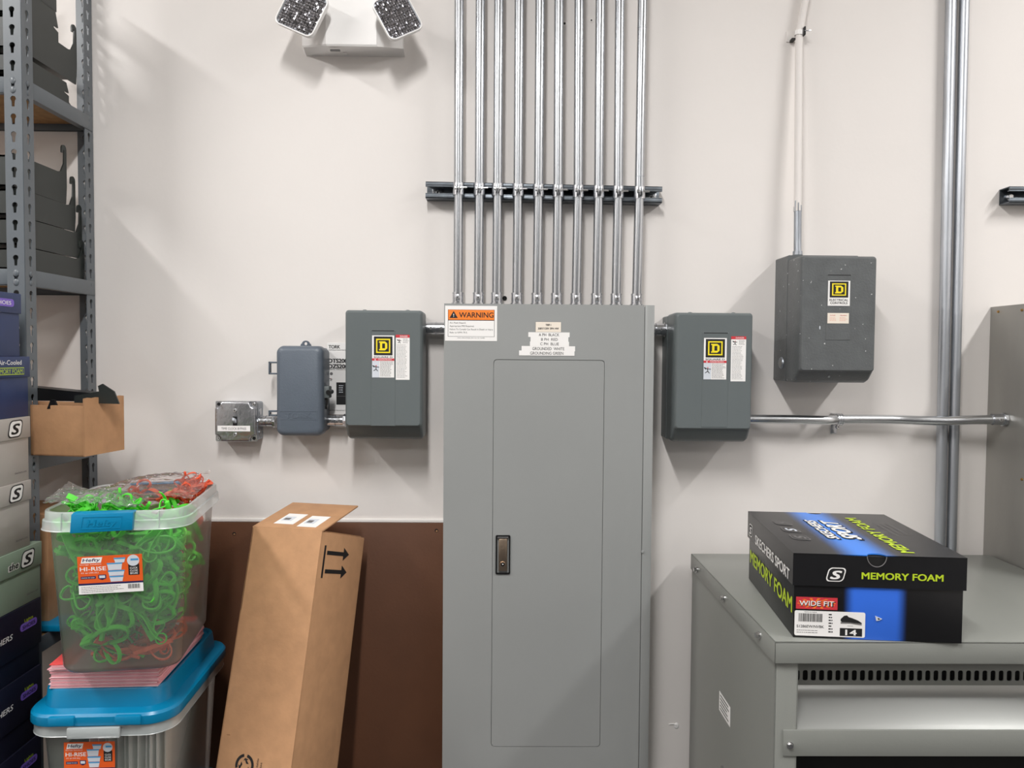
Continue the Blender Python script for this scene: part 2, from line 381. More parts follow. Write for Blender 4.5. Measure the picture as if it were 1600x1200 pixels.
# warning label
def pr(x0, y0, x1, y1, y):
    a = PY(x0, y0, y); b = PY(x1, y1, y); return a.x, b.x, b.z, a.z
m = MB(); X0, X1, Z0, Z1 = pr(695.5, 477.5, 776.5, 533, YP); W, H = X1-X0, Z1-Z0; Mw = FR(X0, YP-.0003, Z0)
m.rect(0, W, 0, H, PAPER, Mw)
m.rect(.055*W, .95*W, .12*H, .89*H, INK, Mw, .0005); m.rect(.062*W, .943*W, .128*H, .58*H, PAPER, Mw, .0007); m.rect(.062*W, .943*W, .60*H, .883*H, ORANGE, Mw, .0007)
m.prism([(.085*W, .65*H), (.245*W, .65*H), (.165*W, .85*H)], .0002, INK, Mw @ T(0, 0, .0007))
m.text('!', PAPER, Mw, .09*H, None, .165*W, .73*H, .001, bold=.03)
m.text('WARNING', INK, Mw, .155*H, .66*W, .60*W, .745*H, .001, bold=.012)
for i, s_ in enumerate(('Arc Flash Hazard.', 'Appropriate PPE Required.', 'Failure To Comply Can Result in Death or Injury.', 'Refer to NFPA 70 E.')):
    m.text(s_, INK, Mw, .045*H, (.31, .47, .84, .34)[i]*W, .09*W, (.515-.092*i)*H, .0009, align='LEFT')
m.text('IDEAL INDUSTRIES, INC. Cat. No. 44-888', INK, Mw, .022*H, .52*W, .5*W, .085*H, .0009)
m.build('warning_label', pan, label='white and orange WARNING arc flash label', smooth=False)
m = MB(); X0, X1, Z0, Z1 = pr(837, 503, 876.5, 519, YP); W, H = X1-X0, Z1-Z0; Mw = FR(X0, YP-.0003, Z0)
m.rect(-.0005, W+.0005, -.0005, H+.0005, GREYINK, Mw, .0003); m.rect(0, W, 0, H, CREAM, Mw, .0005)
m.text('TBBP-1', INK, Mw, .2*H, .22*W, .5*W, .72*H, .0008, bold=.02); m.text('208Y/120V 3PH 4W', INK, Mw, .2*H, .82*W, .5*W, .36*H, .0008, bold=.02)
m.build('circuit_plate', pan, label='small cream typed plate above the phase labels', smooth=False)
strips = [(825.5, 890, 519, 527, 'A PH  BLACK', 32), (829, 888, 526.5, 534, 'B PH  RED', 26), (828, 889, 533.5, 541, 'C PH  BLUE', 29), (815, 898.5, 540.5, 549, 'GROUNDED  WHITE', 50), (811, 897.5, 547.5, 556, 'GROUNDING GREEN', 52)]
for i, (a0, a1, b0, b1, s_, tw) in enumerate(strips):
    m = MB(); X0, X1, Z0, Z1 = pr(a0, b0, a1, b1, YP); W, H = X1-X0, Z1-Z0; Mw = FR(X0, YP-.0003-.0001*i, Z0)
    m.rect(0, W, 0, H, PAPER, Mw, .0004); m.text(s_, INK, Mw, .62*H, tw*.001541, .5*W, .5*H, .0007)
    m.build('tape_label', pan, label='white tape strip reading '+' '.join(s_.split()), smooth=False)

# ------------------------------------------------------------------ strut channel
YS = -.041
def strut(pl, prr, name, label, right=True):
    """C-channel opening towards the room between two points of its front top edge"""
    d = (prr-pl).normalized(); L = (prr-pl).length; h = .041
    Ms = frame(pl, d, (0, 1, 0), (-d.z, 0, d.x))
    t = thing(name, label, 'strut channel', pl)
    m = MB(Ms); e = .0025
    m.box(0, L, .041-e, .041-.0005, -h, 0, STRUTM, .0005)
    for z0, z1 in ((-e, 0), (-h, -h+e)): m.box(0, L, 0, .041-.0005, z0, z1, STRUTM, .0005)
    for z0, z1 in ((-.010, 0), (-h, -h+.010)): m.box(0, L, 0, e, z0, z1, STRUTM, .0005)
    for z0, z1 in ((-.010-e, -.010), (-h+.010, -h+.010+e)): m.box(0, L, 0, .007, z0, z1, STRUTM, .0005)
    m.build('channel', t)
    return t, Ms, L
t, Ms, L = strut(PY(665, 283.5, YS), PY(1035, 291.5, YS), 'strut_channel', 'long galvanised strut channel behind the ten vertical conduits')
for xx in (.028, L-.022):
    m = MB(Ms); m.box(xx-.014, xx+.014, .036, .0385, -.032, -.009, ZINC, .001); m.cyl((xx, .036, -.0205), (xx, .032, -.0205), .006, SCREW, 6); m.cyl((xx, .032, -.0205), (xx, .0315, -.0205), .003, INK, 6); m.build('anchor_bolt', t)
t2, Ms2, L2 = strut(PY(1577.5, 291, YS), PY(1760, 293, YS), 'strut_channel', 'end of a galvanised strut channel at the right frame edge')
m = MB(Ms2); m.cyl((.02, .038, -.0205), (.02, .03, -.0205), .009, ZINC, 14); m.cyl((.02, .03, -.0205), (.02, .022, -.0205), .006, SCREW, 6); m.build('anchor_bolt', t2)

# ------------------------------------------------------------------ ten vertical conduits
YC = -.0535
xb = [715.5, 747.5, 776, 807.5, 839, 869.5, 900, 932, 962.5, 994.5]
xm = [716.5, 749, 777.5, 809.5, 841.5, 872, 903.5, 935.5, 966, 999]
xtp = [717.5, 750.5, 779.5, 811.5, 844, 873.5, 905, 938, 968.5, 1004]
ordn = ['leftmost', 'second from left', 'third from left', 'fourth from left', 'fifth from left', 'sixth from left', 'seventh from left', 'eighth from left', 'ninth from left', 'rightmost']
for i in range(10):
    pb = PY(xb[i], 474, YC); pb.z = zt; pm = PY(xm[i], 297, YC); pt = PY(xtp[i], 0, YC)
    top = pt + (pt-pm)*(CEIL-pt.z)/(pt.z-pm.z)
    t = thing('vertical_conduit', ordn[i]+' of the ten galvanised conduits rising from the tall grey panel', 'conduit', pb, 'ten vertical conduits above the panel')
    m = MB(); m.tube([pb+Vector((0, 0, .006)), pm, pt, top], .0118, GALV, 24); m.build('pipe', t)
    m = MB(); z = pb.z
    m.cyl((pb.x, YC, z), (pb.x, YC, z+.008), .0165, ZINC, 24); m.cyl((pb.x, YC, z+.007), (pb.x, YC, z+.032), .0140, ZINC, 24, r2=.0138); m.cyl((pb.x, YC, z+.031), (pb.x, YC, z+.034), .0146, ZINC, 24)
    m.box(pb.x-.006, pb.x+.006, YC-.019, YC-.008, z+.012, z+.028, ZINC, .002); screw(m, (pb.x, YC-.018, z+.020), .0048, SCREW); m.build('connector', t)
    if i == 9:
        for fq in (.15, .93):
            q = pt+(pm-pt)*fq; m = MB(); m.cyl(q, q+Vector((0, 0, .001)), .0122, GALVD, 24); m.build('joint_line', t)
    zc = (Ms.inverted() @ pm); zc = (Ms @ Vector((zc.x, 0, -.0205))).z
    t = thing('conduit_clamp', ordn[i]+' of the ten bolted clamps along the long strut channel', 'pipe clamp', (pm.x, YS, zc-.018), 'clamps on the long strut')
    m = MB()
    for sgn in (-1, 1):
        xo = pm.x+sgn*.0125
        arc = [(pm.x+sgn*.0145*math.sin(a_), YC-.0145*math.cos(a_)) for a_ in [PI*.12+k*PI*.62/8 for k in range(9)]]
        arc.append((pm.x+sgn*.014, YS+.006)); arc2 = [(q[0]-sgn*.0022 if k < 9 else q[0]-sgn*.0022, q[1]+(.002 if k < 3 else 0)) for k, q in enumerate(arc)]
        m.prism(arc+arc2[::-1], .030, ZINC, T(0, 0, zc-.015))
        m.box(pm.x+sgn*.0015, pm.x+sgn*.0045, YC-.028, YC-.0135, zc-.010, zc+.010, ZINC, .001)
    m.build('strap', t)
    m = MB(); m.cyl((pm.x-.009, YC-.022, zc), (pm.x-.004, YC-.022, zc), .0052, SCREW, 6); m.cyl((pm.x-.004, YC-.022, zc), (pm.x+.022, YC-.022, zc), .0022, SCREW, 10); m.cyl((pm.x+.005, YC-.022, zc), (pm.x+.0085, YC-.022, zc), .0052, SCREW, 6); m.build('bolt', t)

# ------------------------------------------------------------------ enclosures
def rl(x0, x1, z0, z1, r, y, n=5):
    return [(p[0], y, p[1]) for p in rrect(x1-x0, z1-z0, r, n, (x0+x1)/2, (z0+z1)/2)]
def contactor(front, ybase, yf, base, name, label, mat, r=.008):
    """front = px box of the cover face, base = x0,x1,z0,z1 of the back box in metres"""
    x0, x1, z0, z1 = pr(*front, yf); t = thing(name, label, 'electrical enclosure', ((x0+x1)/2, 0, base[2]))
    m = MB(); bx0, bx1, bz0, bz1 = base; bx1 = min(bx1, x1-.004); bx0 = max(bx0, x0+.004) if x0 < 0 else bx0
    m.loft([rl(bx0, bx1, bz0, bz1, .004, 0), rl(bx0, bx1, bz0, bz1, .004, ybase)], mat, True, True); m.build('back_box', t)
    m = MB(); zl = min(bz0-.001, z0-.022); xa, xb_ = x0-.002, x1+.002
    L = [rl(xa, xb_, zl, z1+.003, r, ybase+.004), rl(xa, xb_, zl, z1+.004, r, yf+.045), rl(xa, xb_, zl+.006, z1+.004, r, yf+.030),
         rl(xa, xb_, z0+.001, z1+.003, r, yf+.009), rl(x0, x1, z0+.002, z1+.001, r, yf+.003), rl(x0+.003, x1-.003, z0+.005, z1-.003, r*.8, yf)]
    m.loft(L, mat, False, True); cv = m.build('cover', t, angle=32)
    cx = x0+(x1-x0)*.44
    m = MB(); ys = yf+.020
    c0 = Vector((cx, yf+.022, z0-.010)); nrm = Vector((0, -.72, -.69)); screw(m, c0, .0035, ZINC, nrm)
    m.build('cover_screw', cv)
    for q in (x0+.22*(x1-x0), x0+.8*(x1-x0)):
        m = MB(); m.ball((q, yf+.035, z1+.004), .0035, mat, (1.6, 1, .6)); m.build('cover_rivet', cv)
    return t, cv, (x0, x1, z0, z1)
def embossed(cv, mat, q, yf):
    """the shallow raised panel the labels sit on"""
    x0, x1, z0, z1 = q; m = MB(); m.loft([rl(x0, x1, z0, z1, .001, yf+.0002), rl(x0+.0012, x1-.0012, z0+.0012, z1-.0012, .001, yf-.0009)], mat, False, True)
    m.box(x0+.003, x1-.003, yf-.0012, yf-.0006, z1-.0035, z1-.0015, INK); m.build('embossed_panel', cv, smooth=False)
def logoD(m, Mw, x0, y0, x1, y1, bk=INK):
    """black square, yellow square ring, yellow letter D"""
    W, H = x1-x0, y1-y0
    m.rect(x0, x1, y0, y1, bk, Mw, .0005)
    def rr(f, mat, z): m.rect(x0+W*f, x1-W*f, y0+H*f, y1-H*f, mat, Mw, z)
    rr(.12, YEL, .0007); rr(.19, bk, .0008)
    cx, cy = (x0+x1)/2, (y0+y1)/2
    Do = [(-.22, -.24), (.10, -.24), (.22, -.13), (.22, .13), (.10, .24), (-.22, .24), (-.22, .17), (-.17, .17), (-.17, -.17), (-.22, -.17)]
    m.prism([(cx+a*W, cy+b*H) for a, b in Do], .0002, YEL, Mw @ T(0, 0, .0009))
    m.rect(cx-.05*W, cx+.10*W, cy-.13*H, cy+.13*H, bk, Mw, .0012)
def figure(m, Mw, x, y, s):
    """tiny pictogram of a struck figure"""
    for a, b in (((-.5, .35), (0, .15)), ((0, .15), (.5, .1)), ((0, .2), (.05, -.2)), ((.05, -.2), (-.35, -.45)), ((.05, -.2), (.3, -.5)), ((-.5, .35), (-.2, .05))):
        dx, dy = b[0]-a[0], b[1]-a[1]; L = math.hypot(dx, dy)*s; an = math.atan2(dy, dx)
        m.box(0, L, -.05*s, .05*s, .0006, .0008, INK, M=Mw @ T(x+a[0]*s, y+a[1]*s, 0) @ Matrix.Rotation(an, 4, 'Z'))
    m.cyl((x+.05*s, y+.32*s, .0006), (x+.05*s, y+.32*s, .0009), .09*s, RED, 10, M=Mw)
def sqd_label(cv, box, y, seed):
    x0, x1, z0, z1 = box; W, H = x1-x0, z1-z0; m = MB(); Mw = FR(x0, y, z0)
    m.rect(0, W, 0, H, PAPER, Mw); logoD(m, Mw, .08*W, .53*H, .92*W, .975*H)
    m.text('SQUARE D', INK, Mw, .04*H, .84*W, .5*W, .488*H, .0006, bold=.03)
    m.rect(0, W, .40*H, .455*H, RED, Mw, .0006); m.text('DANGER/PELIGRO', PAPER, Mw, .026*H, .6*W, .58*W, .428*H, .0008, bold=.01)
    m.prism([(.10*W, .41*H), (.18*W, .41*H), (.14*W, .447*H)], .0001, PAPER, Mw @ T(0, 0, .0007))
    m.rect(0, .33*W, 0, .40*H, PALE, Mw, .0005); figure(m, Mw, .17*W, .23*H, .3*W)
    lines(m, GREYINK, Mw, .36*W, .97*W, .02*H, .39*H, 12, .0010, seed, .0005)
    m.build('maker_label', cv, label='white label with yellow and black square logo', smooth=False)
def danger_label(cv, box, y, seed):
    x0, x1, z0, z1 = box; W, H = x1-x0, z1-z0; m = MB(); Mw = FR(x0, y, z0)
    m.rect(0, W, 0, H, PAPER, Mw); m.rect(0, W, .935*H, H, RED, Mw, .0005); m.text('DANGER', PAPER, Mw, .035*H, .55*W, .58*W, .967*H, .0007, bold=.01)
    figure(m, Mw, .25*W, .86*H, .32*W); lines(m, GREYINK, Mw, .52*W, .95*W, .81*H, .92*H, 5, .0007, seed); lines(m, GREYINK, Mw, .08*W, .85*W, .04*H, .79*H, 24, .0008, seed+1)
    m.build('danger_label', cv, label='tall narrow white label with red top band', smooth=False)
def bx(px0, px1, py0, py1, y=0):
    a = PY(px0, py0, y); b = PY(px1, py1, y); return (a.x, b.x, b.z, a.z)
# left box
YF = -.150
q = bx(543, 664.5, 490, 681, -.004)
tb, cv, f2 = contactor((540, 486, 657.5, 668), -.06, YF, (f2x := None) or (q[0]+.006, q[1], q[2]+.004, q[3]-.004), 'contactor_enclosure', 'grey enamel contactor box with square logo label, left of the tall panel', BOXG)
embossed(cv, BOXG, bx(579.5, 617.5, 515, 666, YF-.001), YF)
sqd_label(cv, bx(581.5, 616, 524, 590, YF-.0012), YF-.0015, 3); danger_label(cv, bx(618.5, 640, 523, 593.5, YF), YF-.0004, 5)
# right box
q = bx(1036, 1168, 495, 684, -.004)
tb2, cv, f3 = contactor((1057.5, 490, 1173, 672.5), -.06, YF, (q[0], q[1], q[2]+.002, q[3]), 'contactor_enclosure', 'grey enamel contactor box with square logo label, right of the tall panel', BOXG)
embossed(cv, BOXG, bx(1098, 1136.5, 518.5, 668, YF-.001), YF)
sqd_label(cv, bx(1100, 1134.5, 528, 593, YF-.0012), YF-.0015, 8); danger_label(cv, bx(1142.5, 1164.5, 525.5, 596, YF), YF-.0004, 9)
# old box
YO = -.172
q = bx(1213, 1350, 405, 595, -.004)
tb3, cv, f4 = contactor((1254, 401, 1366, 582), -.085, YO, (q[0], q[1], q[2], q[3]), 'contactor_enclosure', 'worn older dark grey control box with scuffs, highest at right on the wall', BOXOLD, .007)
embossed(cv, BOXOLD, bx(1292, 1329, 428, 532, YO-.001), YO)
x0, x1, z0, z1 = bx(1294, 1327.5, 438.5, 478, YO-.0012); W, H = x1-x0, z1-z0; m = MB(); Mw = FR(x0, YO-.0014, z0)
m.rect(0, W, 0, H, PAPER, Mw); logoD(m, Mw, .08*W, .33*H, .92*W, .97*H); m.text('ELECTRICAL', INK, Mw, .09*H, .84*W, .5*W, .235*H, .0006, bold=.02); m.text('CONTROLS', INK, Mw, .09*H, .78*W, .5*W, .115*H, .0006, bold=.02)
m.build('maker_label', cv, label='square yellow and black ELECTRICAL CONTROLS label', smooth=False)
x0, x1, z0, z1 = bx(1293, 1326, 489, 505.5, YO-.0012); W, H = x1-x0, z1-z0; m = MB(); Mw = FR(x0, YO-.0014, z0)
m.rect(0, W, 0, H, CREAM, Mw); m.text('DANGER', RED, Mw, .1*H, .25*W, .24*W, .78*H, .0006); m.text('PELIGRO', RED, Mw, .1*H, .3*W, .74*W, .78*H, .0006)
lines(m, ORED, Mw, .1*W, .42*W, .2*H, .65*H, 3, .0006, 4); lines(m, ORED, Mw, .56*W, .92*W, .2*H, .65*H, 3, .0006, 6); m.build('caution_label', cv, label='small cream caution label in red print', smooth=False)
p = PY(1281, 512, YO); m = MB(); m.ball(p, .003, PALE, (.5, .2, 1.5)); m.build('paint_chip', cv, label='white paint chip on the cover')
p = PX(1220.5, 567, q[0]-.001); m = MB(); m.cyl((q[0], p.y, p.z), (q[0]-.003, p.y, p.z), .0155, GALVD, 24, r2=.0140); m.cyl((q[0]-.003, p.y, p.z), (q[0]-.0035, p.y, p.z), .010, STAINLESS, 20); m.build('knockout_plug', tb3, label='round metal plug in the side')

# timer box
YT = -.098
x0, x1, z0, z1 = pr(430, 540, 505, 682, YT)
tk = thing('timer_enclosure', 'blue-grey plastic time switch enclosure with rounded lid, between switch box and contactor box', 'timer box', ((x0+x1)/2, 0, z0))
m = MB(); m.loft([rl(x0+.004, x1-.004, z0+.004, z1-.004, .016, 0, 8), rl(x0+.003, x1-.003, z0+.003, z1-.003, .016, -.064, 8)], TORK, True, True); m.build('back_case', tk)
m = MB(); m.loft([rl(x0, x1, z0, z1, .018, -.060, 8), rl(x0, x1, z0, z1, .018, YT+.016, 8), rl(x0+.0015, x1-.0015, z0+.0015, z1-.0015, .017, YT+.008, 8), rl(x0+.005, x1-.005, z0+.005, z1-.005, .015, YT+.003, 8), rl(x0+.012, x1-.012, z0+.012, z1-.012, .010, YT, 8)], TORK, True, True)
lid = m.build('lid', tk, angle=50)
ex = bx(437, 495, 642, 656, YT); m = MB(); W = ex[1]-ex[0]; H = ex[3]-ex[2]
m.plate([(0, 0), (W, 0), (W, H), (0, H)], [[(.0012, .0012), (W-.0012, .0012), (W-.0012, H-.0012), (.0012, H-.0012)]], .0008, TORK, FR(ex[0], YT-.0003, ex[2]))
m.text('TORK', TORK, FR(ex[0], YT, ex[2]), H*.62, W*.7, W*.5, H*.5, .0009, bold=.03); m.build('embossed_name', lid, label='raised lettering in a thin frame')
m = MB()
for k in range(4): e = bx(468, 488, 528, 540, -.03)
cxm = (e[0]+e[1])/2
pts = [(-.016, 0), (.016, 0), (.012, .012)]+[(.010*math.cos(a_), .012+.008*math.sin(a_)) for a_ in [k*PI/8 for k in range(9)]]+[(-.012, .012)]
m.plate(pts, [[(.004*math.cos(k*PI/6), .012+.004*math.sin(k*PI/6)) for k in range(12)]], .004, TORK, FR(cxm, -.03, z1-.006)); m.build('mounting_tab', tk)
for py0, py1 in ((565, 585), (641, 650)):
    e = bx(420.5, 431, py0, py1, -.055); m = MB(); m.box(e[0], e[1]+.004, -.062, -.048, e[3]-.004, e[3], TORK, .001); m.box(e[0], e[1]+.004, -.062, -.048, e[2], e[2]+.004, TORK, .001); m.box(e[0], e[0]+.004, -.062, -.048, e[2], e[3], TORK, .001); m.build('hinge', tk)
e = bx(506, 519, 603, 622, -.07); m = MB(); m.box(e[0]-.004, e[1]-.004, -.085, -.055, e[2], e[3], BOXG, .003); m.cyl((e[1]-.006, -.088, (e[2]+e[3])/2), (e[1]-.006, -.05, (e[2]+e[3])/2), .006, BLACK, 12)
m.box(e[0]-.002, e[1]-.012, -.075, -.055, e[2]-.028, e[2], BLACK, .003); m.build('latch', tk, label='dark side latch of the lid')
# manual
x0m, x1m, z0m, z1m = bx(511, 544, 535.5, 648, -.012)
x1m = x0m+.085
m = MB(); W, H = x1m-x0m, z1m-z0m; Mw = FR(x0m, -.012, z0m)
m.box(0, W, 0, H, -.004, 0, PAPER, .0005, M=Mw)
for s_, yy, ww, hh, bd in (('TORK', .945, .34, .048, .03), ('INSTRUCTION MANUAL', .90, .62, .012, .02), ('DTS200B', .752, .66, .058, .05), ('DZS200B', .675, .68, .058, .05), ('DIGITAL TIME SWITCH', .63, .55, .016, .01), ('FOR OPERATING INSTRUCTIONS', .06, .6, .012, .02)):
    m.text(s_, INK, Mw, hh*H, ww*W, .05*W, yy*H, .0004, bold=bd, align='LEFT')
m.rect(.28*W, .60*W, .14*H, .45*H, INK, Mw, .0004); lines(m, PALE, Mw, .36*W, .5*W, .3*H, .42*H, 4, .002, 3, .0006); m.rect(.30*W, .58*W, .255*H, .26*H, GREYINK, Mw, .0006)
figure(m, Mw, .12*W, .49*H, .008); m.cyl((.13*W, .57*H, .0003), (.13*W, .57*H, .0006), .004, GREYINK, 12, M=Mw)
m.build('instruction_booklet', label='white instruction booklet tucked behind the boxes with printed timer picture', category='booklet', smooth=False)

# switch box
YW = -.055
x0, x1, z0, z1 = pr(334.5, 627, 400, 690.5, YW)
sw = thing('switch_box', 'small square metal switch box with toggle and TIME CLOCK BYPASS tape', 'switch box', ((x0+x1)/2, 0, z0))
m = MB(); m.loft([rl(x0+.003, x1+.001, z0+.002, z1-.002, .006, 0), rl(x0+.003, x1+.001, z0+.002, z1-.002, .006, YW+.012)], GALVD, True, True)
for k in (.02, .075): m.cyl((x1+.001, -.022, z0+k), (x1+.002, -.022, z0+k), .009, ZINC, 16)
m.build('back_box', sw)
m = MB(); W, H = x1-x0, z1-z0; cu_ = .017
def notch(i):
    w_, h_ = W-2*i, H-2*i; c = cu_-i*.5; P_ = []
    for sx_, sy_, a0 in ((1, -1, PI), (1, 1, -PI/2), (-1, 1, 0), (-1, -1, PI/2)):
        for k in range(5):
            a_ = a0 - k*PI/8 + (0 if True else 0)
            P_.append((sx_*w_/2+c*math.cos(a_), sy_*h_/2+c*math.sin(a_)))
    return P_
cxx, czz = (x0+x1)/2, (z0+z1)/2
def nl(i, y): return [(cxx+p[0], y, czz+p[1]) for p in notch(i)]
m.loft([rl(x0, x1, z0, z1, .003, YW+.012), rl(x0, x1, z0, z1, .003, YW+.010)], ZINC, True, True)
P0 = nl(.001, YW+.011)
m.loft([P0, nl(.001, YW+.003), nl(.0025, YW+.0005), nl(.005, YW)], ZINC, True, True)
cvw = m.build('cover', sw, angle=50)
for sx_, sy_ in ((-1, 1), (1, 1), (-1, -1), (1, -1)):
    m = MB(); c_ = (cxx+sx_*(W/2-.008), YW+.010, czz+sy_*(H/2-.008))
    if sx_*sy_ > 0: screw(m, c_, .0048, SCREW)
    else: m.cyl(c_, (c_[0], c_[1]-.0006, c_[2]), .0042, DARK, 14)
    m.build('corner_screw' if sx_*sy_ > 0 else 'corner_hole', cvw)
for dz in (.028, -.033):
    m = MB(); screw(m, (cxx, YW, czz+dz), .0052, SCREW); m.build('cover_screw', cvw)
m = MB(); m.box(cxx-.0055, cxx+.0055, YW-.0008, YW, czz-.011, czz+.013, DARK); m.loft([rl(cxx-.0035, cxx+.0035, czz-.004, czz+.006, .001, YW-.0005), rl(cxx-.0025, cxx+.0025, czz+.004, czz+.011, .001, YW-.014)], PALE, False, True)
m.build('toggle', cvw, label='small grey toggle lever')
x0t, x1t, z0t, z1t = bx(340, 391, 665, 674, YW); m = MB(); Mw = FR(x0t, YW-.0006, z0t); m.rect(0, x1t-x0t, 0, z1t-z0t, PAPER, Mw, .0004); m.text('TIME CLOCK BYPASS', INK, Mw, .0062, (x1t-x0t)*.76, (x1t-x0t)/2, (z1t-z0t)/2, .0006)
m.build('tape_label', cvw, label='white tape reading TIME CLOCK BYPASS', smooth=False)

# ------------------------------------------------------------------ short nipples and fittings between boxes
def nipple(pxa, pxb, py, y, r, label, screws=2, zadj=0, xa=None, xb=None):
    a = PY(pxa, py, y); b = PY(pxb, py, y)
    if xa is not None: a.x = xa
    if xb is not None: b.x = xb
    z = (a.z+b.z)/2; t = thing('conduit_fitting', label, 'conduit fitting', (a.x, y, z-r))
    m = MB(); m.cyl((a.x, y, z), (b.x, y, z), r*.86, ZINC, 24); m.build('pipe', t)
    m = MB()
    m.cyl((a.x, y, z), (a.x+.006, y, z), r*1.25, ZINC, 8); m.cyl((b.x-.006, y, z), (b.x, y, z), r*1.25, ZINC, 8)
    L = b.x-a.x; m.cyl((a.x+L*.12, y, z), (a.x+L*.47, y, z), r, ZINC, 24); m.cyl((a.x+L*.53, y, z), (b.x-L*.12, y, z), r, ZINC, 24); m.cyl((a.x+L*.49, y, z), (a.x+L*.51, y, z), r*1.1, ZINC, 24)
    m.build('coupling', t)
    for f in (.3, .7)[:screws]:
        m = MB(); screw(m, (a.x+L*f, y-r*.9, z), .0042, SCREW); m.build('set_screw', t)
nipple(402, 431, 658, -.028, .0135, 'short zinc coupling between the square switch box and timer box')
nipple(508, 541, 657, -.036, .0135, 'short zinc coupling between timer box and left contactor box under the booklet')
nipple(660, 697, 513, -.035, .0155, 'zinc coupling joining left contactor box to the tall panel', xa=(q2 := PY(662, 513, -.035).x), xb=xl+.004)
nipple(1021, 1047, 515, -.035, .0155, 'zinc coupling joining the tall panel to right contactor box', xa=xr-.004, xb=PY(1042, 515, -.035).x)

# ------------------------------------------------------------------ tall steel gutter at right
GX = 1.275
gz = PX(1550, 479.5, GX).z
gut = thing('steel_wireway', 'tall dull grey steel cabinet at the right frame edge with brass screws', 'steel cabinet', (GX, 0, .3))
m = MB(); m.box(GX, GX+.45, -.30, -.001, .3, gz, STAINLESS, .001); m.build('body', gut)
for px_, py_ in ((1560, 487), (1597, 484.5), (1597, 749)):
    p = PX(px_, py_, GX); m = MB(); screw(m, p, .0035, BRASS, (-1, 0, 0)); m.build('screw', gut)

# horizontal conduit from the right box to the gutter
t = thing('horizontal_conduit', 'long horizontal galvanised conduit from right contactor box to the steel cabinet', 'conduit', PY(1300, 655, -.06))
ye = -.075
ctl = [(1167, 654.5, -.05), (1240, 655.5, -.05), (1290, 656.5, -.048), (1311, 655.5, -.035), (1340, 655, -.032), (1400, 655.5, -.036), (1440, 657, -.05), (1480, 657.5, -.062), (1520, 656, -.07), (1572, 655.5, -.075)]
pts = [PY(a, b, c) for a, b, c in ctl]
def smooth_path(pts, n=6):
    out = []
    for i in range(len(pts)-1):
        p0, p1, p2, p3 = pts[max(i-1, 0)], pts[i], pts[i+1], pts[min(i+2, len(pts)-1)]
        for k in range(n):
            u = k/n; out.append(.5*((2*p1)+(p2-p0)*u+(2*p0-5*p1+4*p2-p3)*u*u+(3*p1-p0-3*p2+p3)*u**3))
    return out+[pts[-1]]
pts[-1].x = GX-.001
m = MB(); m.tube(smooth_path(pts), .0118, GALVH, 24); m.build('pipe', t)
m = MB(); e = pts[-1]; m.cyl((e.x-.034, e.y, e.z), (e.x-.007, e.y, e.z), .0142, ZINC, 24); m.cyl((e.x-.008, e.y, e.z), (e.x, e.y, e.z), .0175, ZINC, 8); screw(m, (e.x-.02, e.y-.013, e.z), .0045, SCREW); m.build('connector', t)
st = thing('conduit_strap', 'one-hole strap holding the long horizontal conduit to the wall', 'pipe strap', PY(1311, 672, 0))
p = PY(1311.5, 655.5, -.035); m = MB()
m.cyl((p.x-.008, p.y, p.z), (p.x+.008, p.y, p.z), .0142, ZINC, 24); m.box(p.x-.008, p.x+.008, p.y, -.001, p.z-.0145, p.z-.0120, ZINC); m.box(p.x-.008, p.x+.008, p.y, -.001, p.z+.0120, p.z+.0142, ZINC)
m.box(p.x-.008, p.x+.008, -.004, 0, p.z-.040, p.z-.014, ZINC, .0015)
for dx_ in (-.006, .0, .006): m.cyl((p.x+dx_-.0012, p.y, p.z), (p.x+dx_+.0012, p.y, p.z), .0150, ZINC, 24)
m.build('band', st)
m = MB(); c_ = PY(1309, 667, -.004); screw(m, c_, .0055, SCREW); m.build('screw', st)

# two big vertical conduits right
for (pa, pb_, dd, lab) in (((1486, 0), (1468.5, 838), -.016, 'left of the two large bare vertical conduits near the right edge'), ((1507, 0), (1487, 838), -.016, 'right of the two large bare vertical conduits near the right edge')):
    a = PY(*pa, dd); b = PY(*pb_, dd); u = (a-b)/(a.z-b.z); top = a+u*(CEIL-a.z); bot = b-u*(b.z-.6)
    t = thing('large_conduit', lab, 'conduit', bot, 'pair of large conduits')
    m = MB(); m.tube([bot, b, a, top], .0128 if pa[0] < 1500 else .0119, GALVL, 28); m.build('pipe', t)

# painted thin conduit above old box
t = thing('painted_conduit', 'thin conduit painted wall white, bare near the old control box below', 'conduit', PY(1246, 400, -.045))
cp = [PY(1246, 399, -.045), PY(1246.5, 330, -.042), PY(1247, 250, -.037), PY(1248, 120, -.026), PY(1248.5, 62, -.02), PY(1252, 35, -.0165), PY(1258, 0, -.016), PY(1264, -40, -.016)]
cp.append(cp[-1]+(cp[-1]-cp[-2])*6)
m = MB(); m.tube(smooth_path(cp[1:]), .0093, WALL, 18); m.build('painted_pipe', t)
m = MB(); m.tube([cp[0], cp[1]+Vector((0, 0, .0)), ], .0091, GALVD, 18); pz = cp[1]
for k in range(7):
    a_ = k*.9; h_ = .01+.02*((k*37) % 10)/10; m.tube([pz+Vector((.0088*math.cos(a_), .0088*math.sin(a_), -.001)), pz+Vector((.0088*math.cos(a_), .0088*math.sin(a_), h_))], .0016, GALVD, 6)
m.build('bare_pipe', t, label='bare galvanised lower end')
m = MB(); c_ = cp[0]; m.cyl(c_, c_+Vector((0, 0, .010)), .0118, GALVD, 18); m.cyl(c_+Vector((0, 0, -.008)), c_+Vector((0, 0, .001)), .0135, BOXG, 8); m.build('connector', t)
st = thing('conduit_strap', 'white painted strap on the thin painted conduit near the frame top', 'pipe strap', PY(1248, 60, 0))
